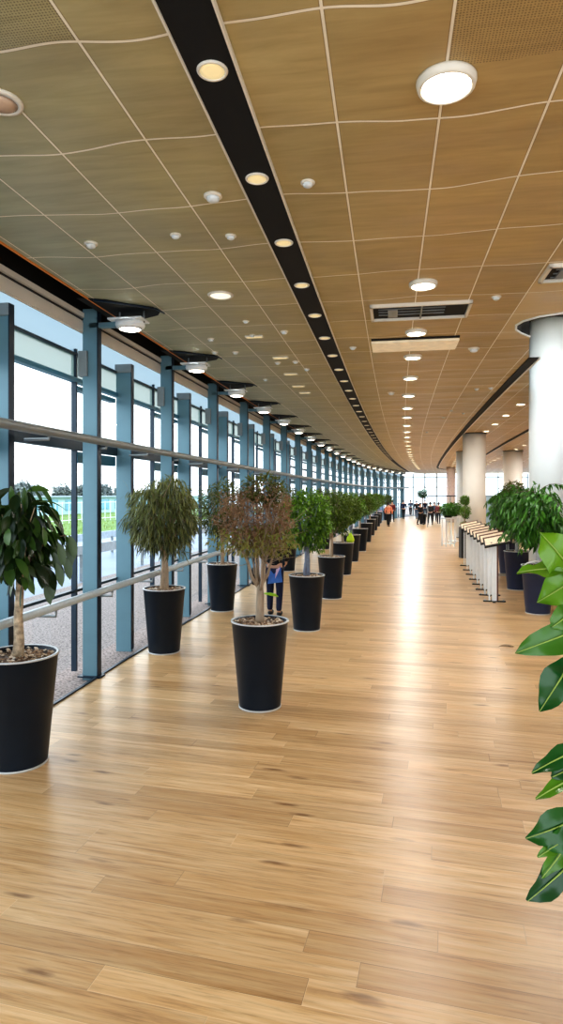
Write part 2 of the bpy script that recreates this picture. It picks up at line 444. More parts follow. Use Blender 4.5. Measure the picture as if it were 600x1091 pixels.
# ------------------------------------------------------------------ tracks
def track(name, off, v0, v1, w, label, tail=None, side=0):
    t = thing(name, label, 'ceiling track', (0, 0, 0), 0, 'black ceiling tracks')
    O = off if callable(off) else (lambda v: off)
    a = MB(); ribbon(a, lambda v: O(v) - w / 2, lambda v: O(v) + w / 2, CEIL - .022, CEIL - .004, v0, v1)
    if tail:
        for i in range(len(tail) - 1):
            p, q = Vector(tail[i]), Vector(tail[i + 1]); dd = q - p
            a.box(((p.x + q.x) / 2, (p.y + q.y) / 2, CEIL - .013), (dd.length * 1.06, w, .018), math.atan2(dd.y, dd.x))
    a.obj('channel', M['blackm'], t)
    for sgn in (-1, 1):
        if side and sgn != side: continue
        e = MB(); ww = .012 if not side else .03
        ribbon(e, lambda v: O(v) + sgn * w / 2 - ww / 2, lambda v: O(v) + sgn * w / 2 + ww / 2, CEIL - .034, CEIL - .003, v0, v1)
        e.obj('edge_trim', M['plastic'], t)
    return t
track('ceiling_track', .02, -3, 64, .27, 'long curving black lighting track left of the centre of the ceiling')
track('ceiling_track', lambda v: 3.32 - .00032 * max(0, v - 20) ** 2, 11.25, 54, .17, 'curving black track beside the near white column', side=1,
      tail=[P(3.32 - .37, 53.9), P(3.0, 56.5), P(3.5, 58.8), P(4.6, 60.2), P(7, 60.8)])
track('ceiling_track', lambda v: 5.55, 14, 60, .14, 'thin black track at the far right over the rear columns', side=1)

# ------------------------------------------------------------------ downlights and ceiling fittings
def make_downlight(name, r, lens, ring, label, group, proud=.03):
    t = thing(name, label, 'light', group=group)
    a = MB(); a.lathe([(r * .80, -.0), (r * .80, -proud * .8), (r * .86, -proud), (r * .95, -proud * .85), (r, -proud * .3), (r, 0)], 28, closed=True); a.obj('trim_ring', ring, t)
    b = MB(); b.lathe([(0.001, -proud * .55), (r * .5, -proud * .6), (r * .80, -proud * .5)], 28); 
    b.lathe([(r * .8, -.002), (0.001, -.002)], 28)
    b.obj('lens', lens, t)
    return t
def light_at(v, u, z, power, size=.35, kind='DISK', col=(1, .965, .92), sp=None):
    ld = bpy.data.lights.new('downlight_lamp', 'AREA'); ld.shape = kind; ld.size = size; ld.energy = power; ld.color = col
    if sp: ld.spread = sp
    o = bpy.data.objects.new('downlight_lamp', ld); COL.objects.link(o); o.location = P(u, v, z)
    return o
proto = make_downlight('ceiling_downlight', .165, M['glow'], M['plastic'], 'large round glowing downlight nearest the camera in the central row', 'central row of round downlights', .05)
rows = [3.75, 7.15, 9.2, 10.8, 12.7, 14.9, 17.0, 19.0, 21.2, 23.3] + [23.3 + 2.15 * i for i in range(1, 17)]
for i, v in enumerate(rows):
    u = 1.27 if i == 0 else 1.32
    lab = None
    if i == 0: o = proto
    elif i < 10: o = copy_tree(proto); o['label'] = f'round glowing downlight, {ORD[i]} from the camera in the central ceiling row'
    else: o = copy_tree(proto); o['label'] = 'tiny distant glowing downlight far along the central ceiling row'
    o.location = P(u, v, CEIL - .002)
    if i: o.scale = (.92, .92, 1)
    if i < 10 or i % 3 == 0:
        light_at(v, u, CEIL - .09, 15 if i < 10 else (45 if v < 34 else 75), col=(1, .965, .92) if v < 34 else (.93, .97, 1))
wl_ = bpy.data.lights.new('well_fill', 'AREA'); wl_.size = 1.0; wl_.energy = 60; wl_.color = (.95, .98, 1); wo_ = bpy.data.objects.new('well_fill', wl_); COL.objects.link(wo_); wo_.location = (4.9, 11.2, 5.95)  # unseen fill light added to brighten the column's upper shaft
# right rows
pr = make_downlight('ceiling_downlight', .12, M['glow'], M['plastic'], '', 'downlights right of the corner track', .03)
k = 0
for j, (u, vs_) in enumerate([(4.12, frange(14.6, 60, 2.3)), (6.6, frange(18, 60, 2.6)), (8.6, frange(20, 60, 3.2))]):
    for i, v in enumerate(vs_):
        o = pr if k == 0 else copy_tree(pr); k += 1
        o.location = P(u, v, CEIL - .002)
        if j == 0 and i < 5: o['label'] = f'small glowing downlight left of the near column, {ORD[i]} from the camera'
        else: o['label'] = 'small distant glowing downlight in the rows over the rear columns'
        if j == 0 and i % 3 == 0: light_at(v, u, CEIL - .08, 45)
        if j == 2 and i % 3 == 1: light_at(v, u, CEIL - .08, 60)
# fittings in the black track
pt = make_downlight('track_downlight', .085, M['dim'], M['plastic'], '', 'recessed spots in the black track', .012)
for i in range(34):
    v = 2.26 + 1.17 * i
    o = pt if i == 0 else copy_tree(pt); o.location = P(.02, v, CEIL - .022)
    o['label'] = (f'unlit cream spot in the black ceiling track, {ORD[i-1]} from the camera' if 1 <= i < 9 else
                  'tiny spot in the distant part of the black ceiling track' if i else 'unlit cream spot in the black ceiling track, above the frame')
# smoke detectors, sensors, speakers
def make_detector(name, r, label, cat='smoke detector'):
    t = thing(name, label, cat, group='small round ceiling detectors')
    a = MB(); a.lathe([(0.001, 0), (r, 0), (r, -.012), (r * .92, -.016), (0.001, -.016)], 20); a.obj('base', M['plastic'], t)
    b = MB(); b.lathe([(r * .7, -.016), (r * .66, -.035), (r * .4, -.045), (.001, -.047)], 20); b.obj('sensor_head', M['white'], t)
    return t
dt = make_detector('smoke_detector', .062, '')
dots = [(97, 259, 1, 'left of the ceiling above the first lamp'), (187, 250, .8, 'between the pair left of the black track, left one'), (246, 251, .8, 'close to the black track, right of its twin'),
        (227, 208, 1.15, 'left of the black track, largest of the small domes'), (328, 194, .85, 'right of the black track near the camera'),
        (225, 361, .9, None), (229, 375, .9, None), (251, 375, .9, None), (269, 357, .7, None), (262, 342, .7, None), (296, 386, .9, None), (283, 404, .9, None),
        (529, 316, .9, 'alone on the right half of the ceiling'), (505, 371, 1.4, 'oval disc right of the pale panel'), (376, 370, .9, 'right of the black track, beside the pale panel'), (417, 418, 1.4, None),
        (303, 353, .9, None), (315, 385, .9, None), (327, 393, .9, None), (473, 444, 1.1, None), (481, 437, .8, None), (508, 414, .9, None), (523, 413, .9, None), (494, 440, .8, None), (455, 460, 1, None)]
first = True
for px, py, s, txt in dots:
    d = (CEIL - EYE) * F / (HOR - py)
    o = dt if first else copy_tree(dt); first = False
    o.location = ((px - 300) / F * d, d, CEIL); o.scale = (s, s, s)
    o['label'] = f'white round ceiling detector {txt}' if txt else 'small white ceiling sensor dot among several in the distance'
# flat unlit round and slot fittings
fl = make_downlight('ceiling_downlight', .15, mat('pale diffuser with glow', (222, 220, 204), .4, emit=.5), M['plastic'], 'flat oval-looking unlit round light left of the black track', 'unlit round lights', .02)  # light is off; added emission lifts its brightness
d = 2.3 * F / (HOR - 314); fl.location = ((235 - 300) / F * d, d, CEIL - .001)
sl0 = None
for i, (px, py) in enumerate([(271, 358), (310, 398), (299, 380.5), (318, 411), (325, 418)]):
    d = 2.3 * F / (HOR - py); t = thing('slot_light', f'pale flat slot light on the left ceiling, {ORD[i]} from the camera', 'light', ((px - 300) / F * d, d, CEIL), ang(d), 'flat slot lights')
    MB().box((0, 0, -.01), (.26, .1, .02), bev=.006).obj('housing', M['plastic'], t); MB().box((0, 0, -.022), (.22, .07, .006)).obj('diffuser', M['dim'], t)
# speaker at left edge
d = 2.3 * F / (HOR - 108); t = thing('ceiling_speaker', 'pinkish white round ceiling speaker at the far left edge', 'speaker', (-300 / F * d, d, CEIL))
MB().lathe([(.001, 0), (.13, 0), (.13, -.012), (.1, -.02), (.1, -.012), (.001, -.012)], 28).obj('bezel', M['plastic'], t)
MB().lathe([(.098, -.014), (.05, -.03), (.001, -.035)], 28).obj('grille', mat('speaker grille', (206, 180, 158), .6), t)
# ceiling access opening and lowered panel
def cell_box(name, label, u0, u1, v0, v1, kind):
    t = thing(name, label, 'ceiling vent' if kind == 'v' else 'ceiling panel', P((u0 + u1) / 2, (v0 + v1) / 2, CEIL), ang((v0 + v1) / 2))
    W, D = u1 - u0, v1 - v0
    if kind == 'v':
        f = MB(); w = .035
        for sx in (-1, 1): f.box((sx * (W / 2 - w / 2), 0, -.02), (w, D, .04))
        f.box((0, -D / 2 + w / 2, -.02), (W, w, .04)); f.box((0, D / 2 - w / 2, -.02), (W, w, .04)); f.obj('frame', M['plastic'], t)
        MB().box((0, 0, -.004), (W - .05, D - .05, .006)).obj('opening', M['blackm'], t)
        MB().box((.02, 0, -.02), (.018, D - .07, .024)).obj('divider', M['tube'], t); MB().box((-.33, .03, -.018), (.12, D * .5, .02)).obj('divider', M['tube'], t)
        l = MB(); 
        for k in range(3): l.box((-.1, -D * .2 + k * .12, -.014), (W - .4, .01, .012))
        l.obj('louvre', M['tube'], t)
    else:
        MB().box((0, 0, -.03), (W, D, .035), mat3=Matrix.Rotation(.03, 3, 'X'), bev=.006).obj('panel', mat('pale panel with glow', (232, 216, 186), .5, emit=.12), t)  # slight emission brightens the panel, which is no lamp
        MB().box((0, -D / 2 - .03, -.012), (W, .05, .02)).obj('shadow_gap', M['blackm'], t)
    return t
cell_box('ceiling_vent', 'rectangular black opening with a pale frame in the central ceiling', .72, 1.93, 7.85, 8.5, 'v')
cell_box('lowered_panel', 'pale lowered ceiling panel just beyond the black opening', .68, 1.95, 9.6, 10.3, 'p')
t = cell_box('ceiling_vent', 'black opening at the right edge of the ceiling before the column', 2.53, 3.6, 6.78, 7.28, 'v')
# ------------------------------------------------------------------ glass wall on the left
uo = lambda v: uf(v) - .34
SP = 2.68
v_in = [7.6 + SP * i for i in range(-3, 23)]
first = None
for i, v in enumerate(v_in):
    if v > 66: break
    j = i - 3
    if first is None:
        first = thing('steel_post', '', 'post', group='tall posts of the glass wall')
        MB().box((0, 0, 2.3), (.2, .07, 4.68)).obj('web', M['steel'], first)
        MB().box((.105, 0, 2.32), (.012, .10, 4.64)).obj('flange', M['steel_d'], first)
        MB().box((-.09, -.01, 3.95), (.12, .12, .32), bev=.01).obj('bracket', M['tube'], first)
        MB().box((0, 0, .01), (.3, .16, .02)).obj('foot_plate', M['steel_d'], first)
        o = first
    else: o = copy_tree(first)
    o.location = P(uf(v), v, 0); o.rotation_euler = (0, 0, ang(v))
    o['label'] = f'tall blue-grey post reaching the ceiling, {ORD[j]} from the left edge of the photo' if 0 <= j < 8 else ('tall blue-grey post outside the frame beside the camera' if j < 0 else 'distant blue-grey post far along the curved glass wall')
first = None
for i, v0_ in enumerate(v_in):
    j = i - 2
    v = v0_ + SP / 2 + (-.24 if j == 0 else .10 if j > 0 else 0)
    if v > 66: break
    if first is None:
        first = thing('outer_post', '', 'post', group='shorter outer posts of the glass wall')
        MB().box((0, 0, 2.1), (.24, .06, 4.28)).obj('web', M['steel'], first)
        MB().box((.125, 0, 2.12), (.012, .09, 4.24)).obj('flange', M['steel_d'], first)
        MB().box((-.005, -.005, 4.18), (.26, .09, .13), bev=.012).obj('cap', M['tube'], first)
        o = first
    else: o = copy_tree(first)
    o.location = P(uf(v) - .2, v, 0); o.rotation_euler = (0, 0, ang(v))
    o['label'] = f'shorter wide blue-grey post with capped top, {ORD[j]} from the left edge of the photo' if 0 <= j < 8 else ('capped blue-grey post outside the frame beside the camera' if j < 0 else 'distant capped post far along the curved glass wall')
# windows, bay by bay
ZR = [(1.03, 1.065, 'f'), (2.88, 3.0, 'f'), (3.765, 3.82, 'b'), (4.115, 4.145, 'f')]
wn = 0
for i, v0_ in enumerate(v_in):
    a = v0_ - SP / 2; b = a + SP
    if b > 67.5: break
    wn += 1
    w = bpy.data.objects.new(f'window_{wn}', None); COL.objects.link(w); struct(w)
    f = MB()
    for z0, z1, k in ZR:
        if k == 'f': ribbon(f, lambda v: uo(v) - .04, lambda v: uo(v) + .04, z0, z1, a, b, SP / 2)
    vm = a + SP * .575
    for vv, ww in ((vm, .035),):
        f.box(P(uo(vv), vv, 2.1), (.07, ww, 4.2), ang(vv))
    if a > 20:
        for z0 in (2.0, 3.35): ribbon(f, lambda v: uo(v) - .04, lambda v: uo(v) + .04, z0, z0 + .07, a, b, SP / 2)
        f.box(P(uo(a + SP * .25), a + SP * .25, 2.1), (.07, .06, 4.2), ang(vv))
    f.obj('window_frame', M['frame'], w)
    g = MB(); ribbon(g, lambda v: uo(v) - .045, lambda v: uo(v) + .05, 3.765, 3.82, a, b, SP / 2); 
    ribbon(g, lambda v: uo(v) - .045, lambda v: uo(v) + .045, 3.66, 3.72, vm, b, SP / 4); ribbon(g, lambda v: uo(v) - .045, lambda v: uo(v) + .045, 2.72, 2.86, vm, b, SP / 4)
    g.obj('blue_rail', M['frame_b'], w)
    for z0, z1 in ((.08, 1.02), (1.075, 2.88), (3.0, 3.765)):
        q = MB()
        q.add([P(uo(a), a, z0), P(uo(b), b, z0), P(uo(b), b, z1), P(uo(a), a, z1)], [(0, 1, 2, 3)]); q.obj('pane', GLASS, w)
    q = MB(); q.add([P(uo(a), a, 3.82), P(uo(b), b, 3.82), P(uo(b), b, 4.115), P(uo(a), a, 4.115)], [(0, 1, 2, 3)]); q.obj('frosted_pane', FROST, w)
    q = MB(); q.add([P(uo(a), a, 4.145), P(uo(b), b, 4.145), P(uo(b), b, 4.9), P(uo(a), a, 4.9)], [(0, 1, 2, 3)]); q.obj('milky_pane', FROSTW, w)
# fascia, plenum, ceiling edge, kerb
fb = MB(); ribbon(fb, lambda v: uf(v) - .13, lambda v: uf(v) - .11, 4.34, 4.59, V0, 66)
ribbon(fb, lambda v: uf(v) - .11, lambda v: uf(v) - .095, 4.35, 4.47, V0, 66); ribbon(fb, lambda v: uf(v) - .11, lambda v: uf(v) - .08, 4.53, 4.59, V0, 66)
struct(fb.obj('trim_2', M['beige']))
fb = MB(); ribbon(fb, lambda v: uf(v) - .11, lambda v: uf(v) - .09, 4.50, 4.515, V0, 66); struct(fb.obj('trim_3', M['black']))
fb = MB(); ribbon(fb, lambda v: uf(v) - .45, lambda v: uf(v) + .6, 4.98, 5.02, V0, 66); ribbon(fb, lambda v: uf(v) + .45, lambda v: uf(v) + .47, 4.62, 5.0, V0, 66); ribbon(fb, lambda v: uf(v) - .15, lambda v: uf(v) - .13, 4.585, 5.0, V0, 66)  # black back panel added so the ceiling gap stays dark against the sky
struct(fb.obj('ceiling_plenum', M['blackm']))
fb = MB(); ribbon(fb, lambda v: uf(v) + .225, lambda v: uf(v) + .245, 4.585, 4.62, V0, 66); struct(fb.obj('trim_4', M['orange']))
fb = MB(); ribbon(fb, lambda v: uf(v) + .08, lambda v: uf(v) + .115, -.04, .02, V0, 66); struct(fb.obj('baseboard_left', M['steel_d']))
# rails
def rail(name, label, u, z, r, m, bz):
    t = thing(name, label, 'railing')
    a = MB(); a.tube([P(uf(v) + u, v, z) for v in frange(V0, 66, .9)], r, 12); a.obj('rail', m, t)
    for v in v_in:
        if v > 66: break
        for q in (v, v + SP / 2):
            if q > 40: continue
            uu = .1 if q == v else -.08
            c = MB(); c.tube([P(uf(q) + u, q, z - r), P(uf(q) + u, q, z - r - bz), P(uf(q) + uu, q, z - r - bz)], .016, 8); c.obj('bracket', M['tube'], t)
    return t
rail('handrail', 'round brushed steel handrail running low along the glass wall', .28, 1.13, .044, M['rail'], .06)
rail('upper_rail', 'round grey tube rail at mid height across the glass wall posts', .20, 2.96, .05, M['tube'], .03)

# lamps on the post heads, below a flat black sheet painting the ceiling notch's darkness
lf = None
for i, v in enumerate(v_in):
    if v > 64: break
    j = i - 3
    if j < 0: continue
    if lf is None:
        lf = thing('bracket_lamp', '', 'lamp', group='box lamps on the post heads')
        MB().box((.2, 0, 4.43), (.42, .07, .06)).obj('arm', M['steel'], lf)
        h = MB(); h.box((.50, 0, 4.475), (.44, .30, .025), bev=.01)
        h.lathe([(.13, 4.36), (.17, 4.385), (.185, 4.42), (.175, 4.462), (.165, 4.462), (.17, 4.42), (.155, 4.392), (.125, 4.372)], 24, c=(.52, 0, 0), closed=True)
        h.obj('housing', M['wmetal'], lf)
        MB().lathe([(.001, 4.352), (.09, 4.356), (.125, 4.37), (.12, 4.39), (.001, 4.39)], 24, c=(.52, 0, 0)).obj('lens', M['glow'], lf)
        MB().tube([(.38, 0, 4.44), (.38, 0, 4.6)], .012, 8).obj('hanger', M['tube'], lf); MB().tube([(.7, 0, 4.44), (.7, 0, 4.6)], .012, 8).obj('hanger', M['tube'], lf)
        n_ = MB(); pts_ = [(.12, -.62), (.42, -.5), (.62, -.30), (.86, -.12), (.9, .05), (.8, .22), (.55, .35), (.35, .55), (.12, .75)]
        n_.add([(x, y, 4.588) for x, y in pts_] + [(x, y, 4.598) for x, y in pts_], [tuple(range(9))[::-1], tuple(range(9, 18))] + [(k, (k + 1) % 9, 9 + (k + 1) % 9, 9 + k) for k in range(9)])
        n_.obj('notch_dark_sheet', M['blackm'], lf)
        MB().tube([(.3, -.55, 4.58), (.62, -.33, 4.575), (.9, -.1, 4.575), (.93, .1, 4.575)], .012, 6).obj('notch_lip', M['steel_d'], lf)
        o = lf
    else: o = copy_tree(lf)
    o.location = P(uf(v), v, 0); o.rotation_euler = (0, 0, ang(v))
    o['label'] = (f'white box lamp on a post head at the ceiling edge, {ORD[j]} from the left' if 0 <= j < 8 else
                  'tiny distant box lamp along the curved ceiling edge')

# ------------------------------------------------------------------ far glazed wall
YB = 69.5
def far_window(name, x0, x1, nx, zs, y):
    w = bpy.data.objects.new(name, None); COL.objects.link(w); struct(w)
    f = MB()
    for k in range(nx + 1):
        x = x0 + (x1 - x0) * k / nx; f.box((x, y, 2.3), (.12, .12, 4.6))
    for z in zs: f.box(((x0 + x1) / 2, y, z), (x1 - x0, .1, .1))
    f.obj('window_frame', mat('pale frame', (150, 176, 190), .4), w)
    MB().add([(x0, y, 0), (x1, y, 0), (x1, y, 4.6), (x0, y, 4.6)], [(0, 1, 2, 3)]).obj('pane', GLASS, w)
far_window(f'window_{wn+1}', 10.5, 22, 9, (.05, 1.3, 3.1, 4.2), YB)
far_window(f'window_{wn+2}', 22, 38, 10, (.05, 2.1, 4.2), YB)
# columns
def column(name, x, y, r, z1, label, m, group='round white columns'):
    t = thing(name, label, 'column', (x, y, 0), 0, group)
    MB().lathe([(r, 0.03), (r, z1)], 56).obj('shaft', m, t)
    MB().lathe([(r + .02, 0), (r + .02, .06), (r, .07)], 56).obj('base_ring', M['tube'], t)
    MB().lathe([(r + .03, z1 - .03), (r + .03, z1), (r, z1)], 56).obj('collar', M['black'], t)
    return t
column('column', 5.74, 13.62, .43, 6.01, 'large white round column at the right edge of the photo', M['white'])
column('column', 7.25, 24.0, .42, CEIL, 'cream round column just behind the row of reading stands', M['cream'])
column('column', 9.75, 34.0, .42, CEIL, 'white column half hidden behind the cream column', M['white'])
column('column', 12.15, 33.5, .48, CEIL, 'white round column behind the right-hand potted trees', M['cream'])
column('column', 14.2, 53.5, .36, CEIL, 'slim pinkish column far back beside the glass screen', mat('pinkish paint', (226, 208, 204), .5))
# glass screen far back
t = thing('glass_screen', 'long glass partition with a dark top rail across the far hall', 'partition')
y = 45.0
MB().box((14.3, y, 2.2), (8.0, .06, .07)).obj('top_rail', M['steel_d'], t)
for k in range(6):
    MB().add([(10.3 + k * 1.6 + .02, y, .02), (10.3 + (k + 1) * 1.6 - .02 if k < 5 else 18.3, y, .02), (10.3 + (k + 1) * 1.6 - .02 if k < 5 else 18.3, y, 2.17), (10.3 + k * 1.6 + .02, y, 2.17)], [(0, 1, 2, 3)]).obj('pane', FROSTW if k > 1 else GLASS, t) if k < 5 else None
    MB().box((10.3 + k * 1.6, y, 1.1), (.04, .05, 2.2)).obj('upright', M['tube'], t)

# ------------------------------------------------------------------ potted trees
random.seed(7)
LEAF_BIG = leaf_mat('big drooping leaf', (12, 34, 12), (78, 112, 50), .3)
LEAF_DK = leaf_mat('narrow ficus leaf', (16, 32, 16), (150, 156, 92), .4)
LEAF_DENSE = leaf_mat('dense green leaf', (16, 56, 12), (132, 178, 60), .4)
LEAF_OL = leaf_mat('olive leaf', (34, 46, 18), (122, 128, 56), .45)
LEAF_BR = leaf_mat('dry brown leaf', (112, 84, 62), (118, 134, 50), .6, teal=(158, 124, 94))
LEAF_RT = leaf_mat('bright palm leaf', (14, 56, 18), (96, 160, 56), .4)
LEAF_FG = leaf_mat('broad glossy leaf', (12, 62, 34), (104, 150, 32), .25, .15, teal=(34, 98, 34))

def make_pot(t, H=.93, R1=.305, R0=.225, navy=None):
    m = navy or M['pot']
    p = MB(); p.lathe([(.001, .012), (R0, .012), (R0 + .002, .03), (R1 - .004, H - .015), (R1 + .004, H - .012), (R1 + .004, H), (R1 - .022, H), (R1 - .03, H - .05), (.001, H - .05)], 48)
    po = p.obj('pot', m, t)
    MB().lathe([(R1 - .018, H + .0), (R1 - .018, H + .006), (R1 + .007, H + .006), (R1 + .007, H - .006)], 48, closed=True).obj('rim', M['rim'], po)
    MB().lathe([(R0 + .006, 0), (R0 + .008, .016), (R0 - .004, .018), (R0 - .004, 0)], 48, closed=True).obj('base_ring', M['rim'], po)
    g = MB(); rr = R1 - .032
    g.lathe([(rr, H - .035), (.001, H - .025)], 24)
    g.t = [.12] * len(g.f)
    for _ in range(300):
        a = random.random() * 2 * PI; q = rr * math.sqrt(random.random()) * .96; s = random.uniform(.012, .026)
        c = Vector((q * math.cos(a), q * math.sin(a), H - .026 + random.uniform(0, .016)))
        rz = random.random() * PI; e = Matrix.Rotation(rz, 3, 'Z')
        vs = [c + e @ Vector(w) for w in ((s, 0, 0), (0, s * .7, 0), (-s, 0, 0), (0, -s * .7, 0), (0, 0, s * .6), (s * .5, s * .5, s * .35), (-s * .5, -s * .4, s * .4))]
        g.add(vs, [(0, 5, 4), (5, 1, 4), (1, 2, 4), (2, 6, 4), (6, 3, 4), (3, 0, 4)], tint=random.random() * .98 + .01)
    go = g.obj('pebbles', PEB, t); go['kind'] = 'stuff'
    return t

def rnd_dir():
    while True:
        v = Vector((random.uniform(-1, 1), random.uniform(-1, 1), random.uniform(-1, 1)))
        if .05 < v.length < 1: return v.normalized()

def crown(mb, c, rx, rz, n, ln, w, mode, tint=(0, 1), seg=3, droop=.5, hollow=.35):
    c = Vector(c)
    for _ in range(n):
        d = rnd_dir(); r = (hollow + (1 - hollow) * random.random() ** .5)
        lump = 1 + .12 * math.sin(5 * d.x + 3 * d.y) + .08 * math.sin(9 * d.z + 4 * d.x)
        p = c + Vector((d.x * rx, d.y * rx, d.z * rz)) * r * lump
        if mode == 'droop': dr = Vector((d.x * .6, d.y * .6, -.6 + random.uniform(-.3, .6))) + rnd_dir() * .55
        elif mode == 'out': dr = d * .8 + rnd_dir() * .7
        else: dr = d * .5 + rnd_dir()
        l = ln * random.uniform(.65, 1.25)
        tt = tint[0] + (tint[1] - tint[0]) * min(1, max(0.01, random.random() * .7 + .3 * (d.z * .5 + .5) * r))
        mb.leaf(p, dr, rnd_dir() + Vector((0, 0, 1)), l, w * random.uniform(.8, 1.2), tint=tt, droop=droop, seg=seg)
def branches(mb, base, c, rx, rz, n, r0, lean=.4, seg=4, sub=0):
    for i in range(n):
        d = rnd_dir(); d.z = abs(d.z) * .8 + .1 if random.random() < .8 else d.z * .5
        e = Vector(c) + Vector((d.x * rx, d.y * rx, d.z * rz)) * random.uniform(.6, .95)
        b = Vector(base); pts = []
        for k in range(seg + 1):
            t = k / seg; p = b.lerp(e, t) + Vector((0, 0, .16 * math.sin(PI * t) * (e - b).length)) + rnd_dir() * .012 * (0 < t < 1)
            pts.append(p)
        mb.tube(pts, [r0 * (1 - .8 * k / seg) for k in range(seg + 1)], 6)
        if sub:
            for _ in range(sub):
                p = pts[random.randint(1, seg)]; q = p + (rnd_dir() + d * .7 + Vector((0, 0, .4))) * random.uniform(.1, .28)
                mid = p.lerp(q, .5) + rnd_dir() * .02
                mb.tube([p, mid, q], [r0 * .32, r0 * .22, r0 * .08], 5)

G_L = 'potted trees beside the glass wall'; G_R = 'potted trees lined up along the walkway'; G_RT = 'leafy potted plants by the right-hand column'
# A : big drooping leaves, far left
A = thing('potted_tree', 'potted tree with large drooping glossy leaves at the left edge of the photo', 'plant', (-2.27, 5.49, 0), 0, G_L)
make_pot(A, .93, .335, .245)
tr = MB(); tp = [(0, 0, .86), (.012, 0, 1.05), (.0, .01, 1.25), (.018, 0, 1.45), (.02, 0, 1.75), (-.02, 0, 2.1), (-.03, 0, 2.3)]
tr.tube(tp, [.052, .043, .037, .034, .028, .02, .01], 12); branches(tr, (.02, 0, 1.5), (.02, 0, 1.95), .3, .4, 12, .014)
tr.obj('trunk', mat('mottled bark', (178, 160, 136), .75, 0, .45, 26, bump=.7), A)
fo = MB()
for _ in range(300):
    d = rnd_dir(); d2 = Vector((d.x, d.y, d.z))
    p = Vector((.0, 0, 1.98)) + Vector((d.x * .34, d.y * .34, d.z * .48)) * (.25 + .75 * random.random())
    w_ = .075 * random.uniform(.8, 1.25)
    fo.leaf(p, Vector((d.x * .6, d.y * .6, -.8 + random.uniform(-.1, .7))) + rnd_dir() * .35, Vector((d.x, d.y, .4)) + rnd_dir() * .6, random.uniform(.16, .26), w_, tint=random.random() ** 1.6 * .95 + .02, droop=.45, seg=5, shape=0)
for dx, dz in ((.36, 1.84), (.41, 1.84), (.44, 1.9), (.40, 1.72), (.33, 1.66), (.3, 1.75), (.22, 1.5), (.25, 1.56)):
    fo.leaf((dx, random.uniform(-.05, .05), dz + .05), (.35, 0, -.7), (.3, -.9, .3), .21, .075, tint=.25 + random.random() * .4, droop=.6, seg=5)
fo.obj('foliage', LEAF_BIG, A)
br = MB(); br.tube([(.02, 0, 1.6), (.15, 0, 1.8), (.28, 0, 1.93), (.42, 0, 1.95)], [.012, .009, .006, .004], 6); br.obj('twig', M['barkd'], A)

def ball_tree(label, loc, crown_spec, trunk_top, trunk_r, lm, bm_, n, ln, w, mode, group, droop=.5, nb=14, navy=None, potkw={}, multi=1, fname='potted_tree'):
    t = thing(fname, label, 'plant', loc, 0, group)
    make_pot(t, navy=navy, **potkw)
    c, rx, rz = crown_spec
    tr = MB()
    for k in range(multi):
        ox = (k - (multi - 1) / 2) * .05
        tr.tube([(ox, ox * .4, .86), (ox * 1.1, .01, 1.0), (ox * .8 + .01, 0, trunk_top * .9), (ox * .5, 0, trunk_top + .25)], [trunk_r, trunk_r * .9, trunk_r * .8, trunk_r * .55], 12)
    branches(tr, (0, 0, trunk_top), c, rx, rz, nb, trunk_r * .4, sub=2)
    tr.obj('trunk', bm_, t)
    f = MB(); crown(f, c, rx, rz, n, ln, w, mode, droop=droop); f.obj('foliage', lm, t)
    return t
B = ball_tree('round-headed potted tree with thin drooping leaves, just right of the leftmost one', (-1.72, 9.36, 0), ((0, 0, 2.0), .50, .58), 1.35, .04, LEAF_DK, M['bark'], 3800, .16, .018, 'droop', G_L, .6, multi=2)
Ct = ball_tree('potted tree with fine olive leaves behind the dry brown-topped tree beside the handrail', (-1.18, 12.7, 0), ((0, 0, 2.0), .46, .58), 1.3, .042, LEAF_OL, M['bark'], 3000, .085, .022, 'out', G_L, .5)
# D : half-dry tree in the middle
D = thing('potted_tree', 'potted tree with bare forked branches and dry brown crown in the middle', 'plant', (-.235, 6.95, 0), 0, G_R)
make_pot(D, .93, .31, .225)
tr = MB(); tr.tube([(0, 0, .86), (0, 0, 1.0), (.004, 0, 1.2), (.0, 0, 1.33)], [.058, .046, .042, .036], 14)
for k in range(11):
    a = 2 * PI * k / 11 + random.random() * .4; rr = random.uniform(.12, .32); zt = random.uniform(1.95, 2.35)
    st = Vector((.0, 0, random.uniform(1.2, 1.34)))
    p1 = Vector((math.cos(a) * rr * .45, math.sin(a) * rr * .45, 1.55)); p2 = Vector((math.cos(a) * rr * .8, math.sin(a) * rr * .8, 1.8)); p3 = Vector((math.cos(a + .2) * rr, math.sin(a + .2) * rr, zt))
    tr.tube([st, st.lerp(p1, .5) + Vector((math.cos(a) * .03, math.sin(a) * .03, 0)), p1, p2, p3], [.015, .013, .010, .007, .003], 7)
    for _ in range(16):
        q = random.choice([p1.lerp(p2, random.random()), p2.lerp(p3, random.random())]); e = q + (rnd_dir() * .7 + Vector((math.cos(a) * .6, math.sin(a) * .6, .5))) * random.uniform(.1, .3)
        tr.tube([q, q.lerp(e, .5) + rnd_dir() * .02, e], [.004, .003, .0012], 4)
tr.obj('trunk', mat('smooth pale bark', (150, 134, 116), .75, 0, .25, 20, bump=.5, stretch=(1, 1, .3)), D)
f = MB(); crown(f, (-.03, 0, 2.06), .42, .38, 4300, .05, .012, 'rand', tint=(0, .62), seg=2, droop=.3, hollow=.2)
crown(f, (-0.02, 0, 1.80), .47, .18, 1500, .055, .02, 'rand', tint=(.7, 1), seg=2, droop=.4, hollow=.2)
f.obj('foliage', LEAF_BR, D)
f = MB(); crown(f, (.04, 0.05, 2.36), .24, .16, 700, .06, .022, 'out', seg=2, droop=.4); f.obj('green_top', LEAF_OL, D)
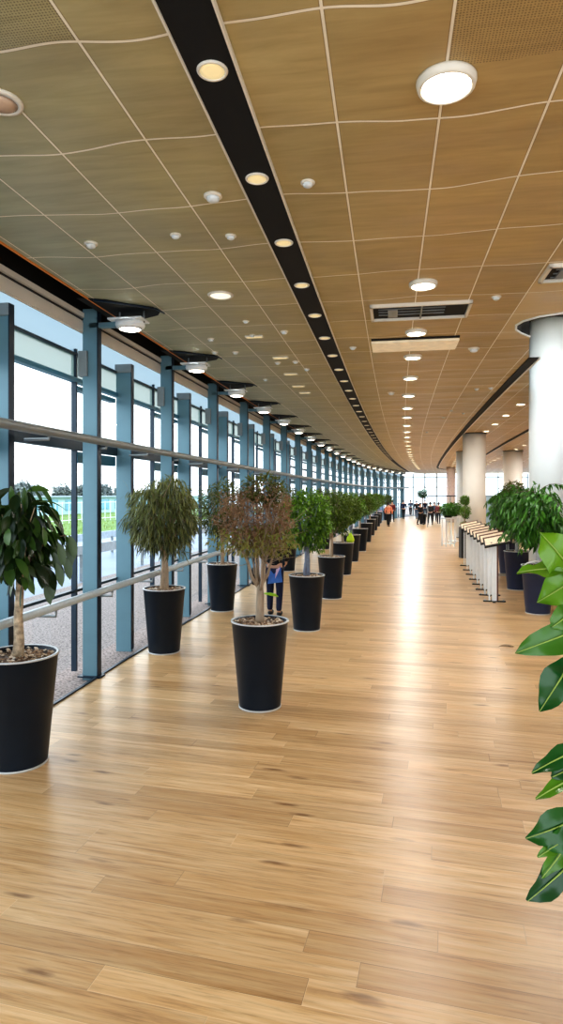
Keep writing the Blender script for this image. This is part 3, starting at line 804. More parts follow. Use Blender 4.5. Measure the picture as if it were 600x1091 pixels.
# E and the line behind it
Et = ball_tree('dense dark green round potted tree, second in the walkway row behind the dry one', (.43, 10.9, 0), ((0, 0, 1.86), .46, .52), 1.3, .035, LEAF_DENSE, mat('blue grey stem', (120, 130, 150), .7, 0, .2, 20), 4200, .075, .03, 'rand', G_R, .5, multi=2)
Et2 = None
us_ = [(14.2, 1.11), (18.4, 1.76), (22.0, 2.4), (26.0, 3.2), (31, 4.1), (36, 5.0), (41, 5.9), (46, 6.85), (51, 7.75), (57, 9.4)]
words_ = ['third in the walkway row, right behind the dense green one', 'fourth in the walkway row', 'fifth in the walkway row', 'sixth in the walkway row', 'seventh in the walkway row', 'eighth in the walkway row']
for i, (d, x) in enumerate(us_):
    if i == 0:
        Et2 = ball_tree('green pale-trunked potted tree, ' + words_[0], (x, d, 0), ((0, 0, 1.88), .50, .48), 1.3, .04, LEAF_OL if 0 else leaf_mat('row leaf', (20, 50, 14), (120, 146, 50), .4), M['bark'], 3400, .08, .03, 'rand', G_R, .5)
    else:
        lab = 'green potted tree, ' + words_[i] + ' from the camera' if i < 5 else 'small distant potted tree at the far end of the walkway row'
        o = dup(Et2 if i % 2 else Et, (x, d, 0), random.random() * 6, lab, sc=(1.06, 1.06, .99))
for x, d, n_ in ((.22, 19.3, 0), (1.85, 27.0, 1)):
    dup(Ct, (x - .05, d, 0), 2 + n_, ['green potted tree, fourth along the glass wall', 'distant potted tree by the glass wall, hidden in the hedge of crowns'][n_], G_L)

# right side plants
navy = mat('navy planter', (30, 46, 78), .4, .05, .12, 4)
def palm(label, loc, navy_, n=26, h=2.5, spread=.75, seed=1, potkw={}, base=1.3):
    random.seed(seed)
    t = thing('potted_plant', label, 'plant', loc, 0, G_RT); make_pot(t, navy=navy_, **potkw)
    s = MB(); s.tube([(0, 0, .86), (.01, 0, 1.2), (0, 0, 1.5), (0, 0, 1.8)], [.05, .045, .04, .03], 12)
    s.obj('trunk', mat('silver trunk', (190, 196, 200), .5, .1, .15, 12), t)
    st = MB(); f = MB()
    for k in range(n):
        a = k * 2.399 + random.random() * .3; z0 = random.uniform(base, 2.35); up = random.uniform(.15, 1.0)
        L_ = random.uniform(.6, 1.0) * spread; pts = []; p = Vector((0, 0, z0)); d = Vector((math.cos(a), math.sin(a), up * 1.3)).normalized()
        for q in range(8):
            pts.append(p.copy()); p += d * L_ / 7 * 1.15; d = (d + Vector((0, 0, -.26))).normalized()
        st.tube(pts, [.008 * (1 - q / 9) for q in range(8)], 5)
        for q in range(1, 8):
            for sgn in (-1, 1):
                for _ in range(3):
                    dr = Vector((-math.sin(a) * sgn, math.cos(a) * sgn, -.35)) + (pts[q] - pts[q - 1]).normalized() * .7 + rnd_dir() * .4
                    f.leaf(pts[q] + rnd_dir() * .015, dr, Vector((0, 0, 1)), random.uniform(.12, .2), .034, tint=min(1, random.random() * .8 + .15 * up), droop=.55, seg=3)
    crown(f, (0, 0, 1.85), spread * .62, .62, 1300, .17, .04, 'droop', seg=3, droop=.5)
    st.obj('stems', M['barkd'], t); f.obj('foliage', LEAF_RT, t)
    return t
R1 = palm('full leafy plant in a navy pot right in front of the near white column', (4.98, 12.4, 0), navy, 40, 2.4, .72, 3)
tb = MB(); tb.tube([(-.30 + .17 * (1 - math.cos(a)), -.12 * math.sin(a) - .1, .93 + .10 * math.sin(a)) for a in [PI * k / 10 for k in range(11)]], .014, 8); tb.obj('white_hoop', M['wmetal'], R1)
R2 = palm('leafy plant in a navy pot behind and left of the one at the near column', (5.72, 15.5, 0), navy, 36, 2.4, .64, 9)
R3 = palm('leafy plant in a navy pot at the back of the right-hand group', (6.6, 18.6, 0), navy, 30, 2.5, .75, 12)
for k, (dx, zz_) in enumerate(((0, 0),)):
    f = MB(); crown(f, (.15, 0, 2.42), .34, .26, 700, .1, .035, 'rand', seg=3); f.obj('foliage', LEAF_OL, R3)
R4 = dup(R3, (8.3, 20.4, 0), 2.0, 'leafy potted plant mostly hidden behind the group right of the reading stands')

# black planter with two-ball topiary, d 26.6
random.seed(4)
T = thing('topiary_planter', 'slim black planter with a two-tier clipped topiary by the cream column', 'plant', (6.66, 23.2, 0))
MB().box((0, 0, .56), (.34, .34, 1.12), bev=.015).obj('planter_box', M['black'], T)
MB().box((0, 0, 1.122), (.30, .30, .02)).obj('soil', M['barkd'], T)
MB().tube([(0, 0, 1.1), (0, 0, 1.5), (0, 0, 2.1)], [.025, .022, .015], 8).obj('trunk', M['bark'], T)
f = MB(); crown(f, (0, 0, 2.1), .16, .18, 800, .06, .03, 'rand', seg=2); crown(f, (.02, 0, 1.68), .19, .24, 900, .06, .03, 'rand', seg=2); crown(f, (0, 0, 1.24), .15, .08, 250, .06, .03, 'rand', seg=2); f.obj('foliage', LEAF_DENSE, T)
# glass-legged plant stands
for k, (x, y, s) in enumerate(((7.42, 28.4, 1), (8.15, 30.2, .95))):
    S = thing('plant_stand', ['tall white-legged plant stand topped with a bushy green plant, left of the topiary', 'second white-legged plant stand, hidden behind the first'][k], 'plant stand', (x, y, 0), .2, 'tall plant stands')
    for a in (-1, 1):
        for b_ in (-1, 1): MB().box((a * .2, b_ * .2, .62), (.035, .035, 1.24)).obj('leg', M['wmetal'], S)
    MB().box((0, 0, 1.25), (.5, .5, .05), bev=.01).obj('tray', M['wmetal'], S); MB().box((0, 0, .12), (.44, .44, .02)).obj('shelf', M['wmetal'], S)
    MB().lathe([(.001, 1.28), (.16, 1.28), (.2, 1.44), (.17, 1.44), (.001, 1.42)], 20).obj('bowl', M['black'], S)
    f = MB(); crown(f, (0, 0, 1.62), .33, .26, 700, .13, .05, 'out', seg=3); f.obj('foliage', LEAF_RT, S)
# far round tree
FT = thing('potted_tree', 'small round-headed tree far back in front of the glass screen', 'plant', (10.95, 49.5, 0)); make_pot(FT, .8)
MB().tube([(0, 0, .7), (0, 0, 1.5), (0, 0, 2.2)], [.05, .045, .04], 8).obj('trunk', M['barkd'], FT)
f = MB(); crown(f, (0, 0, 2.38), .38, .36, 700, .12, .06, 'rand', seg=2); f.obj('foliage', leaf_mat('far leaf', (24, 66, 52), (60, 108, 80)), FT)

# ------------------------------------------------------------------ reading stands
def make_stand(label):
    t = thing('reading_stand', label, 'display stand', group='row of reading stands')
    p = MB(); p.box((0, 0, .63), (.10, .06, 1.24), bev=.008); po = p.obj('post', M['wmetal'], t)
    MB().box((.062, 0, .63), (.032, .066, 1.24)).obj('dark_edge', M['brown'], po)
    MB().box((-.10, .03, .6), (.03, .03, 1.18)).obj('rear_post', M['wmetal'], t)
    fm = MB(); fm.box((0, 0, .012), (.46, .07, .024)); fm.box((-.02, -.0, .012), (.06, .30, .024)); fm.obj('foot', M['black'], t)
    for x in (-.19, .0, .19): MB().lathe([(.001, .024), (.016, .024), (.016, .045), (.001, .05)], 10, c=(x, 0, 0)).obj('foot_bolt', M['rail'], t)
    R = Matrix.Rotation(math.radians(24), 3, 'X') @ Matrix.Rotation(math.radians(-14), 3, 'Y')
    b_ = MB(); b_.box((.06, .05, 1.31), (.56, .42, .03), mat3=R, bev=.006); bo = b_.obj('board', M['black'], t)
    q = MB(); q.box(Vector((.06, .05, 1.31)) + R @ Vector((0, 0, .018)), (.5, .30, .006), mat3=R); q.obj('sheet', M['paper'], bo)
    q = MB(); q.box(Vector((.06, .05, 1.31)) + R @ Vector((0, .18, .019)), (.56, .05, .008), mat3=R); q.obj('brown_strip', M['brown'], bo)
    MB().box((-.0, .03, 1.25), (.16, .12, .05)).obj('head_bracket', M['black'], t)
    return t
sd = [13.7, 14.55, 15.4, 16.3, 17.25, 18.3, 19.4, 20.6]
S0 = None
for i, d in enumerate(sd):
    lab = f'white-legged reading stand with a tilted beige panel, {ORD[i]} from the camera'
    x = 4.57 + .208 * (d - 13.7)
    if S0 is None: S0 = make_stand(lab); o = S0
    else: o = copy_tree(S0); o['label'] = lab
    o.location = (x, d, 0); o.rotation_euler = (0, 0, -.2)
# black topped small metal table behind
t = thing('side_table', 'small metal-legged table with a dark top between the reading stands and navy pots', 'table', (6.0, 17.6, 0), -.2)
MB().box((0, 0, 1.0), (.62, .5, .05), bev=.01).obj('table_top', M['black'], t)
for a in (-1, 1):
    for b_ in (-1, 1): MB().tube([(a * .22, b_ * .17, .975), (a * .24, b_ * .19, 0)], .016, 8).obj('leg', M['rail'], t)
fr = MB(); fr.tube([(-.24, -.19, .1), (.24, -.19, .1), (.24, .19, .1), (-.24, .19, .1), (-.24, -.19, .1)], .014, 8); fr.obj('foot_frame', M['tube'], t)
# dark bag on the table
t = thing('bag', 'dark bag with a blue top lying on the small metal table', 'bag', (6.0, 17.6, 1.025), 0)
b_ = MB(); b_.lathe([(.001, 0), (.2, 0), (.26, .06), (.25, .14), (.16, .22), (.001, .24)], 20); b_.obj('body', M['black'], t)
b_ = MB(); b_.leaf((-.16, 0, .18), (-.1, 0, 1), (0, -1, 0), .24, .16, .5, droop=-.1); b_.obj('flap', mat('bright blue cloth', (60, 120, 190), .6), t)
# tan box behind the navy pot
t = thing('box', 'small tan wooden box with an oval hole on the floor under the near column', 'box', (5.55, 12.75, 0), -.1)
MB().box((0, 0, .15), (.36, .28, .3), bev=.008).obj('body', M['wood'], t)
MB().lathe([(.001, 0), (.035, 0), (.035, .11), (.02, .14), (.001, .14)], 16, c=(-.05, -.17, .06)).obj('handle', M['rail'], t)
# dry leaf on the floor
t = MB(); t.leaf((0, 0, .012), (1, .1, .03), (0, 0, 1), .24, .07, .3, droop=.05, seg=6, cup=.3); t.leaf((.1, .02, .012), (.8, -.5, .05), (0, 0, 1), .12, .05, .6, droop=.05, cup=.3)
o = t.obj('fallen_leaf', leaf_mat('dry fallen leaf', (120, 84, 50), (220, 200, 170)), loc=(3.28, 9.62, 0)); tag(o, 'dry curled leaf lying on the wooden floor near the right plant', 'leaf')

# ------------------------------------------------------------------ foreground broad-leaved plant
FG = thing('potted_plant', 'large broad-leaved green plant in the right foreground, cut by the frame', 'plant', (1.22, 2.15, 0))
g0 = Vector((1.22, 2.15, 0))
make_pot(FG, .42, .24, .18)
fgs = MB(); fgl = MB()
stem = [Vector((0, 0, .36)), Vector((-.03, 0, .9)), Vector((-.06, 0, 1.4)), Vector((-.08, .0, 1.85)), Vector((-.10, 0, 2.25))]
fgs.tube(stem, [.022, .02, .017, .014, .008], 10)
def stem_at(z):
    for a, b_ in zip(stem, stem[1:]):
        if a.z <= z <= b_.z: return a.lerp(b_, (z - a.z) / (b_.z - a.z))
    return stem[-1] if z > 2 else stem[0]
def big_leaf(b, tip, w, tint, face=(0, -1, .3), d0=2.1, d1=2.05, bend=.05, shape=0, cup=.15, seg=9):
    p0 = at(b[0], b[1], d0) - g0; p1 = at(tip[0], tip[1], d1) - g0
    ax = (p1 - p0); L_ = ax.length; ax.normalize(); fc = Vector(face).normalized(); side = ax.cross(fc).normalized(); nn = side.cross(ax)
    vs = []; fs = []
    for i in range(seg + 1):
        t = i / seg; ww = (math.sin(PI * (t ** (.85 if shape == 0 else .62)) * .97 + .05)) ** .75 * w / 2
        if i == seg: ww = .003
        c = p0 + ax * L_ * t + nn * bend * math.sin(PI * t) * L_ 
        rip = .13 * w * math.sin(t * 13 + L_ * 40)
        for s_ in (-1, -.5, 0, .5, 1):
            wv = 1 + .10 * math.sin(t * 11 + s_ * 2.1 + L_ * 30)
            vs.append(c + side * ww * s_ * wv + nn * (abs(s_) ** 1.5 * ww * cup + rip * s_ * s_ - (0.003 if s_ == 0 else 0)))
    for i in range(seg):
        for k in range(4): fs.append((i * 5 + k, i * 5 + k + 1, i * 5 + k + 6, i * 5 + k + 5))
    fgl.add(vs, fs, tint=tint, smooth=True)
    sp = stem_at(p0.z - .08); fgs.tube([sp, sp.lerp(p0, .5) + Vector((0, 0, -.02)), p0], [.007, .006, .005], 6)
    mr = MB()
    pts = [p0 + ax * L_ * t / 8 + nn * (bend * math.sin(PI * t / 8) * L_ + .004) for t in range(9)]
    fgr.tube(pts, [.004 * (1 - .09 * t) for t in range(9)], 5)
fgr = MB()
LV = [((612, 612), (575, 567), .135, .95, (-.3, -1, .3)), ((618, 609), (551, 611), .085, .9, (0, -.55, 1)), ((625, 610), (572, 642), .115, .85, (.2, -1, .5)),
      ((640, 662), (549, 696), .12, .62, (0, -1, .35), 1), ((612, 700), (575, 758), .105, .25, (-.5, -1, .1)), ((628, 795), (567, 824), .07, .3, (0, -.7, 1)),
      ((620, 812), (588, 828), .07, .15, (.3, -1, .6)), ((620, 826), (571, 852), .05, .8, (0, -.6, 1)), ((622, 868), (560, 893), .11, .35, (.1, -1, .3)),
      ((618, 880), (584, 905), .1, .5, (.1, -1, .2)), ((605, 890), (573, 913), .045, .75, (0, -1, .4)), ((608, 890), (577, 935), .06, .7, (0, -1, .2)), ((622, 905), (562, 960), .1, .1, (-.2, -1, .3)),
      ((618, 645), (588, 668), .1, .7, (.3, -1, .4)), ((640, 580), (604, 545), .13, .9, (.2, -1, .2)), ((650, 700), (640, 780), .12, .4, (.3, -1, .1)), ((660, 640), (720, 690), .12, .5, (0, -1, .3)), ((650, 850), (700, 900), .12, .4, (0, -1, .4)), ((640, 740), (600, 712), .09, .5, (0, -1, .3))]
for q in range(14):
    yq = 585 + q * 27; LV.append(((672 + (q % 3) * 6, yq), (722 + (q * 37) % 45, yq + 10 + (q * 29) % 45), .085 + .01 * (q % 4), .15 + .8 * ((q * 7) % 10) / 10, ((-.4, .3, .2)[q % 3], -1, .35)))
for b, tp_, w, tint, fc, *sh in LV: big_leaf(b, tp_, w, tint, fc, shape=sh[0] if sh else 0)
fgs.obj('stem', mat('green stem', (96, 112, 52), .5), FG); fo_ = fgl.obj('leaves', LEAF_FG, FG); fgr.obj('midribs', mat('pale midrib', (150, 176, 84), .5), FG)

# ------------------------------------------------------------------ people
def skin_mesh(name, verts, edges, radii, m, sub=2):
    me = bpy.data.meshes.new(name); me.from_pydata(verts, edges, []); o = bpy.data.objects.new(name, me); COL.objects.link(o)
    sk = o.modifiers.new('s', 'SKIN'); sk.use_smooth_shade = True
    for i, r in enumerate(radii):
        sv = me.skin_vertices[0].data[i]; sv.radius = r if isinstance(r, tuple) else (r, r); sv.use_root = (i == 0)
    ss = o.modifiers.new('u', 'SUBSURF'); ss.levels = sub; ss.render_levels = sub
    dg = bpy.context.evaluated_depsgraph_get(); dg.update()
    me2 = bpy.data.meshes.new_from_object(o.evaluated_get(dg)); me2.name = name
    bpy.data.objects.remove(o); me2.materials.clear(); me2.materials.append(m)
    for p in me2.polygons: p.use_smooth = True
    return me2
def put(name, me, parent):
    o = bpy.data.objects.new(name, me); COL.objects.link(o); o.parent = parent; return o
SK = mat('skin', (206, 160, 134), .55, 0, .05)
def make_person(label, loc, rz, top, legs, hair, stride=.22, h=1.72, arm=(.0, .0), group=None, topl='jacket', hands=False):
    t = thing('person', label, 'person', loc, rz, group); k = h / 1.75
    s = stride
    V_ = [(0, 0, .93), (0, 0, 1.1), (0, .0, 1.3), (0, .01, 1.45), (0, .0, 1.53), (0, -.01, 1.62), (0, -.01, 1.7)]
    R_ = [(.15, .11), (.135, .10), (.16, .11), (.10, .08), .052, (.078, .095), (.06, .08)]
    E_ = [(0, 1), (1, 2), (2, 3), (3, 4), (4, 5), (5, 6)]
    for sx in (-1, 1):
        i = len(V_); f_ = s * sx
        V_ += [(sx * .09, 0, .86), (sx * .1, -f_ * .45 - .02, .49), (sx * .1, -f_ + .03, .09), (sx * .1, -f_ - .10, .035)]
        R_ += [.085, .058, .04, (.04, .03)]; E_ += [(0, i), (i, i + 1), (i + 1, i + 2), (i + 2, i + 3)]
        j = len(V_); ar = arm[0] if sx < 0 else arm[1]
        el = (sx * .25, .02 + f_ * .25 - ar * .1, 1.13); wr = (sx * (.24 - ar * .1), f_ * .5 - .04 - ar * .3, .90 + ar * .25); hd = (sx * (.235 - ar * .12), f_ * .6 - .05 - ar * .36, .83 + ar * .27)
        V_ += [(sx * .18, .01, 1.40), el, wr, hd]; R_ += [.058, .042, .03, (.034, .022)]; E_ += [(3, j), (j, j + 1), (j + 1, j + 2), (j + 2, j + 3)]
        if hands:
            hv = Vector(hd); wv = Vector(wr); dr = (hv - wv).normalized()
            for q in range(4):
                b0 = len(V_); o_ = Vector((0, (q - 1.5) * .021, 0)); l = (.06, .075, .072, .055)[q]
                V_ += [tuple(hv + dr * .04 + o_), tuple(hv + dr * (.04 + l * .6) + o_ + Vector((-sx * .012, 0, 0))), tuple(hv + dr * (.04 + l) + o_ + Vector((-sx * .03, 0, 0)))]
                R_ += [.010, .009, .008]; E_ += [(j + 3, b0), (b0, b0 + 1), (b0 + 1, b0 + 2)]
            b0 = len(V_); V_ += [tuple(hv + Vector((-sx * .01, -.035, .0))), tuple(hv + Vector((-sx * .015, -.055, -.035)))]; R_ += [.011, .009]; E_ += [(j + 3, b0), (b0, b0 + 1)]
    V_ = [tuple(c * k for c in v) for v in V_]; R_ = [tuple(c * k for c in r) if isinstance(r, tuple) else r * k for r in R_]
    put('body', skin_mesh('body', V_, E_, R_, SK), t)
    def sub(idx, infl, nm, m_, extra=()):
        mp = {a: b for b, a in enumerate(idx)}; vv = [V_[a] for a in idx]; rr = [tuple(c + infl for c in R_[a]) if isinstance(R_[a], tuple) else R_[a] + infl for a in idx]
        ee = [(mp[a], mp[b]) for a, b in E_ if a in mp and b in mp]
        put(nm, skin_mesh(nm, vv, ee, rr, m_), t)
    n1 = 7; st = 8 + (14 if hands else 0)
    La, Lb = n1, n1 + st
    sub([0, 1, 2, 3, La + 4, La + 5, La + 6, Lb + 4, Lb + 5, Lb + 6], .022 * k, topl, top)
    sub([0, La, La + 1, La + 2, Lb, Lb + 1, Lb + 2], .016 * k, 'trousers', legs)
    for L0 in (La, Lb):
        a_, b_ = Vector(V_[L0 + 2]), Vector(V_[L0 + 3]); c = a_.lerp(b_, .6); c.z = .045
        m_ = MB(); bm = bmesh.new(); bmesh.ops.create_uvsphere(bm, u_segments=14, v_segments=8, radius=1); bm.verts.index_update()
        m_.add([(c.x + v.co.x * .052, c.y + v.co.y * .14, max(.004, c.z + v.co.z * .05)) for v in bm.verts], [[v.index for v in f_.verts] for f_ in bm.faces], smooth=True); bm.free(); m_.obj('shoe', M['black'], t)
    hc = Vector((0, .02, 1.70)) * k; m_ = MB(); bm = bmesh.new(); bmesh.ops.create_uvsphere(bm, u_segments=18, v_segments=12, radius=1); bm.verts.index_update()
    bm.verts.ensure_lookup_table()
    m_.add([(hc.x + v.co.x * .092 * k, hc.y + v.co.y * .108 * k, hc.z + v.co.z * (.095 if v.co.y < 0 else .13) * k - (.0 if v.co.y < 0 else .03)) for v in bm.verts], [[v.index for v in f_.verts] for f_ in bm.faces], smooth=True); bm.free(); m_.obj('hair', hair, t)
    # face
    fy = -.105 * k
    m_ = MB()
    for sx in (-1, 1): m_.lathe([(.001, -.008), (.009, 0), (.001, .008)], 8, c=(sx * .03 * k, fy, 1.645 * k))
    m_.obj('eyes', M['black'], t)
    m_ = MB(); m_.tube([(0, fy + .005, 1.64 * k), (0, fy - .018, 1.605 * k), (0, fy, 1.598 * k)], [.008, .013, .008], 6); m_.obj('nose', SK, t)
    m_ = MB(); m_.tube([(-.02, fy + .004, 1.575 * k), (0, fy - .004, 1.572 * k), (.02, fy + .004, 1.575 * k)], [.003, .006, .003], 6); m_.obj('mouth', mat('lips', (170, 96, 88), .5), t)
    return t
navyc = mat('navy cloth', (16, 28, 62), .8); blackc = mat('black cloth', (16, 17, 24), .85); hairb = mat('dark hair', (30, 22, 18), .6)
greyc = mat('blue grey cloth', (62, 82, 108), .85); oran = mat('orange cloth', (226, 138, 104), .8); lblue = mat('light blue cloth', (130, 168, 214), .8); redc = mat('dark red cloth', (112, 34, 36), .8)
random.seed(11)
make_person('person in black jacket and navy trousers standing behind the dry-topped tree', (-.13, 12.15, 0), PI * .93, blackc, navyc, hairb, .05, 1.72, (.6, .5), hands=True)
# things the person carries
t = thing('bag', 'blue and lilac triangular folded cloth bag held behind the dry-topped tree', 'bag', (-.12, 11.85, .62))
b_ = MB(); b_.add([(-.14, 0, .02), (.14, -.03, .06), (.1, -.03, .36), (-.02, 0, .2), (-.1, -.02, .30), (0, .1, .1)], [(0, 1, 3), (1, 2, 3), (0, 3, 4), (0, 5, 1), (1, 5, 2), (2, 5, 3), (4, 3, 5), (0, 4, 5)]); b_.obj('body', mat('bright blue nylon', (52, 110, 196), .5), t)
b_ = MB(); b_.add([(.0, -.05, .12), (.1, -.06, .34), (.02, -.05, .30), (.02, .0, .2)], [(0, 1, 2), (0, 2, 3), (0, 3, 1), (1, 3, 2)]); b_.obj('lilac_panel', mat('lilac cloth', (206, 182, 214), .6), t)
t = thing('bag', 'small black bag with lime green patches hanging left of the trunk behind the dry tree', 'bag', (-.49, 11.95, .6))
b_ = MB(); b_.lathe([(.001, 0), (.06, .02), (.08, .15), (.07, .3), (.02, .42), (.001, .43)], 16); b_.obj('body', blackc, t)
b_ = MB(); b_.leaf((-.03, -.085, .34), (.4, -.05, -1), (0, -1, 0), .3, .07, .5, droop=0); b_.obj('lime_patch', mat('lime green', (150, 200, 40), .5), t)
b_ = MB(); b_.box((-.02, -.075, .38), (.07, .03, .07), bev=.01); b_.obj('blue_patch', mat('pale blue patch', (120, 160, 200), .5), t)
b_ = MB(); b_.tube([(0, 0, .42), (.03, 0, .6), (.1, .1, .85)], .008, 6); b_.obj('strap', blackc, t)
t = thing('umbrella', 'lime green folded object sticking out beside the navy trouser leg', 'umbrella', (-.2, 11.95, .42))
b_ = MB(); b_.tube([(-.12, 0, .03), (-.02, 0, .02), (.08, 0, 0), (.14, 0, -.03)], [.012, .03, .028, .006], 10); b_.obj('body', MATS['lime green'], t)
b_ = MB(); b_.tube([(-.12, 0, .03), (-.18, 0, .035)], .006, 6); b_.obj('handle', M['black'], t)
# lime bag on planter rim
t = thing('bag', 'lime yellow cloth bag draped on the rim of a walkway pot', 'bag', (2.08, 19.9, .0))
t.location = (1.98, 18.35, .935)
b_ = MB(); b_.lathe([(.001, 0), (.1, 0), (.12, .06), (.09, .16), (.04, .24), (.001, .28)], 14); b_.obj('body', mat('lime yellow cloth', (176, 206, 30), .7), t)
b_ = MB(); b_.tube([(-.04, 0, .22), (-.05, 0, .30), (.03, 0, .32), (.04, 0, .22)], .008, 6); b_.obj('handle', MATS['lime green'], t)
# far people
PP = [(430, 553, navyc, 'person in dark clothes walking farthest left in the open hall', .2, blackc), (437.5, 549.5, greyc, 'person in grey-blue clothes, second from the left in the far hall', .25, blackc),
      (444, 553, blackc, 'person in black left of the far round tree', .2, greyc), (448, 559, blackc, 'tall person in black walking below the far round tree', .25, blackc),
      (453, 551, navyc, 'person in navy just right of the far round tree', .2, greyc), (458.5, 559, blackc, 'broad person in black in the centre of the far group', .28, blackc),
      (463, 555.5, greyc, 'person in blue-grey between the two in black', .15, blackc), (467.5, 558, redc, 'person in dark red top at the right of the far group', .12, blackc),
      (405, 556.5, lblue, 'person in light blue top at the end of the tree row', .2, lblue), (414, 561, oran, 'person in orange top and black trousers at the end of the tree row', .25, blackc), (418, 556, redc, 'person in dark red right of the one in orange', .2, blackc)]
for i, (px, fy, tp_, lab, stv, lg) in enumerate(PP):
    d = EYE * F / (fy - HOR)
    make_person(lab, ((px - 300) / F * d, d, 0), random.choice([0, PI, .4, PI - .4]), tp_, lg, hairb, stv, random.uniform(1.62, 1.8), (random.random() * .5, random.random() * .5), 'people far down the hall')

# ------------------------------------------------------------------ outside
def strip(name, ua, ub, z, m, v0=-4, v1=110, kind='structure'):
    mb = MB(); vs = []; V = frange(v0, v1, 3)
    for v in V: vs += [P(ua if not callable(ua) else ua(v), v, z), P(ub, v, z)]
    for i in range(len(V) - 1): mb.add([vs[2*i], vs[2*i+1], vs[2*i+3], vs[2*i+2]], [(0, 3, 2, 1)])
    o = mb.obj(name, m); o['kind'] = kind; return o
strip('gravel_paving', lambda v: uf(v) + .1, -7.2, -.04, gravel_mat())
strip('road', -7.2, -15.5, -.06, mat('wet asphalt', (112, 128, 150), .45, 0, .1, .6))
strip('verge', -15.5, -75, -.05, mat('grass ground', (104, 134, 62), .9, 0, .2, .5))
random.seed(3)
g = MB()
for _ in range(9000):
    u = -15.6 - random.random() ** 1.6 * 40; v = random.uniform(12, 70); p = P(u, v, -.05); h_ = random.uniform(.06, .16); a = random.random() * 6.3
    dx, dy = math.cos(a) * .03, math.sin(a) * .03
    g.add([p + Vector((-dx, -dy, 0)), p + Vector((dx, dy, 0)), p + Vector((dy * .5, dx * .5, h_))], [(0, 1, 2)], tint=random.random() * .9 + .05)
o = g.obj('grass', leaf_mat('grass blades', (104, 122, 50), (158, 168, 80))); tag(o, 'bright green grass beyond the road outside the glass', 'grass', kind='stuff')
for k, (u, z) in enumerate(((-7.5, .62), (-10.6, .55))):
    t = thing('guard_rail', ['white roadside guard rail nearer the building', 'white roadside guard rail farther from the building'][k], 'guard rail', group='roadside guard rails')
    a = MB(); ribbon(a, u, u + .06, z, z + .28, 2, 80, 3); a.obj('beam', mat('rail white', (210, 218, 226), .5), t)
    for v in frange(4, 70, 4): MB().box(P(u + .1, v, z / 2), (.08, .08, z + .1)).obj('rail_post', M['tube'], t)
# fence beyond grass
t = thing('fence', 'thin pale metal fence at the far side of the grass', 'fence')
a = MB(); ribbon(a, -26, -25.96, 1.6, 1.66, 15, 95, 4); ribbon(a, -26, -25.96, .2, .26, 15, 95, 4); a.obj('rails', M['wmetal'], t)
a = MB()
for v in frange(15, 95, .9): a.box(P(-26, v, .85), (.05, .05, 1.75))
a.obj('pickets', M['wmetal'], t)
# low building
t = thing('building', 'long pale blue low building with a glazed front beyond the grass', 'building')
def bq(u, v): return P(u, v)
a = MB(); ribbon(a, -40, -52, -.05, 1.95, 30, 110, 8); a.obj('wall', mat('pale blue cladding', (178, 208, 220), .6, 0, .06, .3), t)
a = MB(); ribbon(a, -39.6, -52.4, 1.95, 2.1, 30, 110, 8); a.obj('roof', mat('grey roof', (150, 168, 178), .6), t)
for v in frange(32, 106, 3.4):
    q = MB(); q.box(P(-39.95, v, 1.05), (.1, 2.2, 1.3), ang(v)); q.obj('window', mat('blue pane', (120, 176, 200), .15), t)
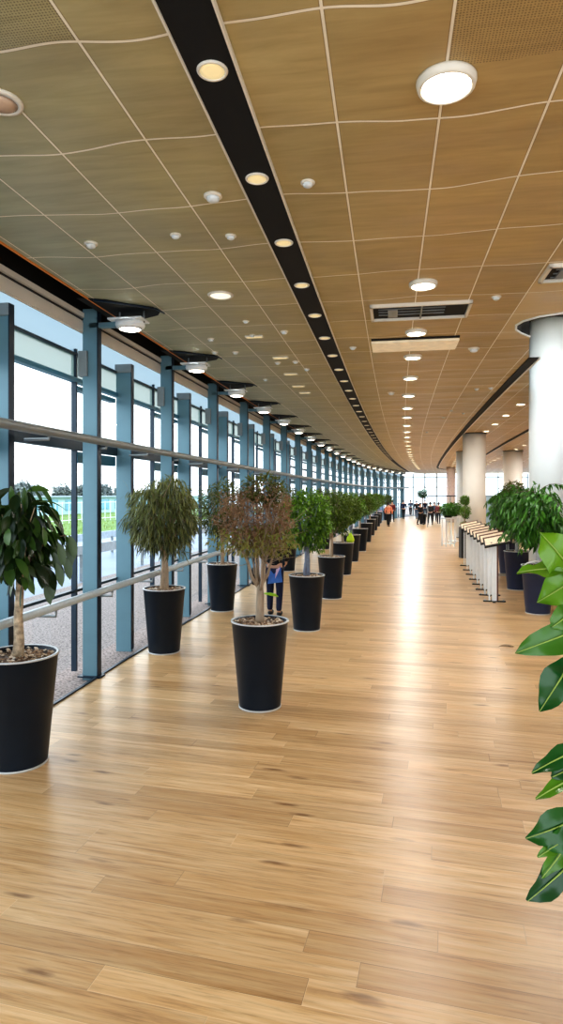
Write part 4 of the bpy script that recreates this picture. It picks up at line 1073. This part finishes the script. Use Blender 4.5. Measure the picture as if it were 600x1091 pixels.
# trees on the skyline
LF = leaf_mat('hazy tree', (120, 130, 138), (150, 156, 150), .9)  # distance haze painted into the leaf colours
tr0 = []
for k in range(2):
    t = thing('tree', 'hazy grey-green tree on the skyline beyond the low building', 'tree', group='hazy trees on the skyline')
    MB().tube([(0, 0, -.1), (0, 0, 1), (0, 0, 2)], [.2, .16, .1], 7).obj('trunk', M['barkd'], t)
    f = MB(); crown(f, (0, 0, 2.1 + .2 * k), 1.9, 2.0, 1500, .7, .5, 'rand', seg=2, hollow=.2); f.obj('crown', LF, t); tr0.append(t)
for i in range(24):
    v = 28 + i * 4.3; p = P(-62 - random.random() * 3, v, 0)
    o = tr0[i] if i < 2 else copy_tree(tr0[i % 2]); o.location = p; s = random.uniform(.8, 1.15); s = min(s, 1.0); o.scale = (s, s, s * random.uniform(.85, 1.1)); o.rotation_euler = (0, 0, random.random() * 6)
# ground beyond the far end
MB().add([(-60, 72, -.07), (80, 72, -.07), (80, 160, -.07), (-60, 160, -.07)], [(0, 1, 2, 3)]).obj('ground_outside', mat('pale paving', (206, 210, 212), .8))['kind'] = 'structure'

# ------------------------------------------------------------------ light, sky, camera
w = bpy.data.worlds.new('World'); scn.world = w; w.use_nodes = True; N = w.node_tree.nodes; L = w.node_tree.links; N.clear()
out = N.new('ShaderNodeOutputWorld'); bg = N.new('ShaderNodeBackground'); tc = N.new('ShaderNodeTexCoord'); sx = N.new('ShaderNodeSeparateXYZ'); rp = N.new('ShaderNodeValToRGB')
L.new(tc.outputs['Generated'], sx.inputs[0]); L.new(sx.outputs[2], rp.inputs[0]); L.new(rp.outputs[0], bg.inputs[0]); L.new(bg.outputs[0], out.inputs[0])
rp.color_ramp.elements[0].color = (.86, .93, 1, 1); rp.color_ramp.elements[1].color = (.80, .91, 1, 1); rp.color_ramp.elements[1].position = .6
e = rp.color_ramp.elements.new(.12); e.color = (.95, .98, 1, 1)
bg.inputs[1].default_value = 1.5

cam = bpy.data.cameras.new('Camera'); co = bpy.data.objects.new('Camera', cam); COL.objects.link(co)
co.location = (0, 0, EYE); co.rotation_euler = (PI / 2, 0, 0)
cam.sensor_fit = 'VERTICAL'; cam.sensor_height = 36; cam.lens = 36 * F / 1091; cam.shift_y = -18.5 / 1091
cam.clip_start = .05; cam.clip_end = 400
scn.camera = co
scn.view_settings.view_transform = 'Standard'; scn.view_settings.look = 'Medium High Contrast'; scn.view_settings.exposure = 1.0
cy = scn.cycles; cy.use_denoising = True; cy.max_bounces = 8; cy.diffuse_bounces = 4; cy.glossy_bounces = 4; cy.transparent_max_bounces = 16; cy.transmission_bounces = 4
cy.sample_clamp_indirect = 6; cy.caustics_reflective = False; cy.caustics_refractive = False
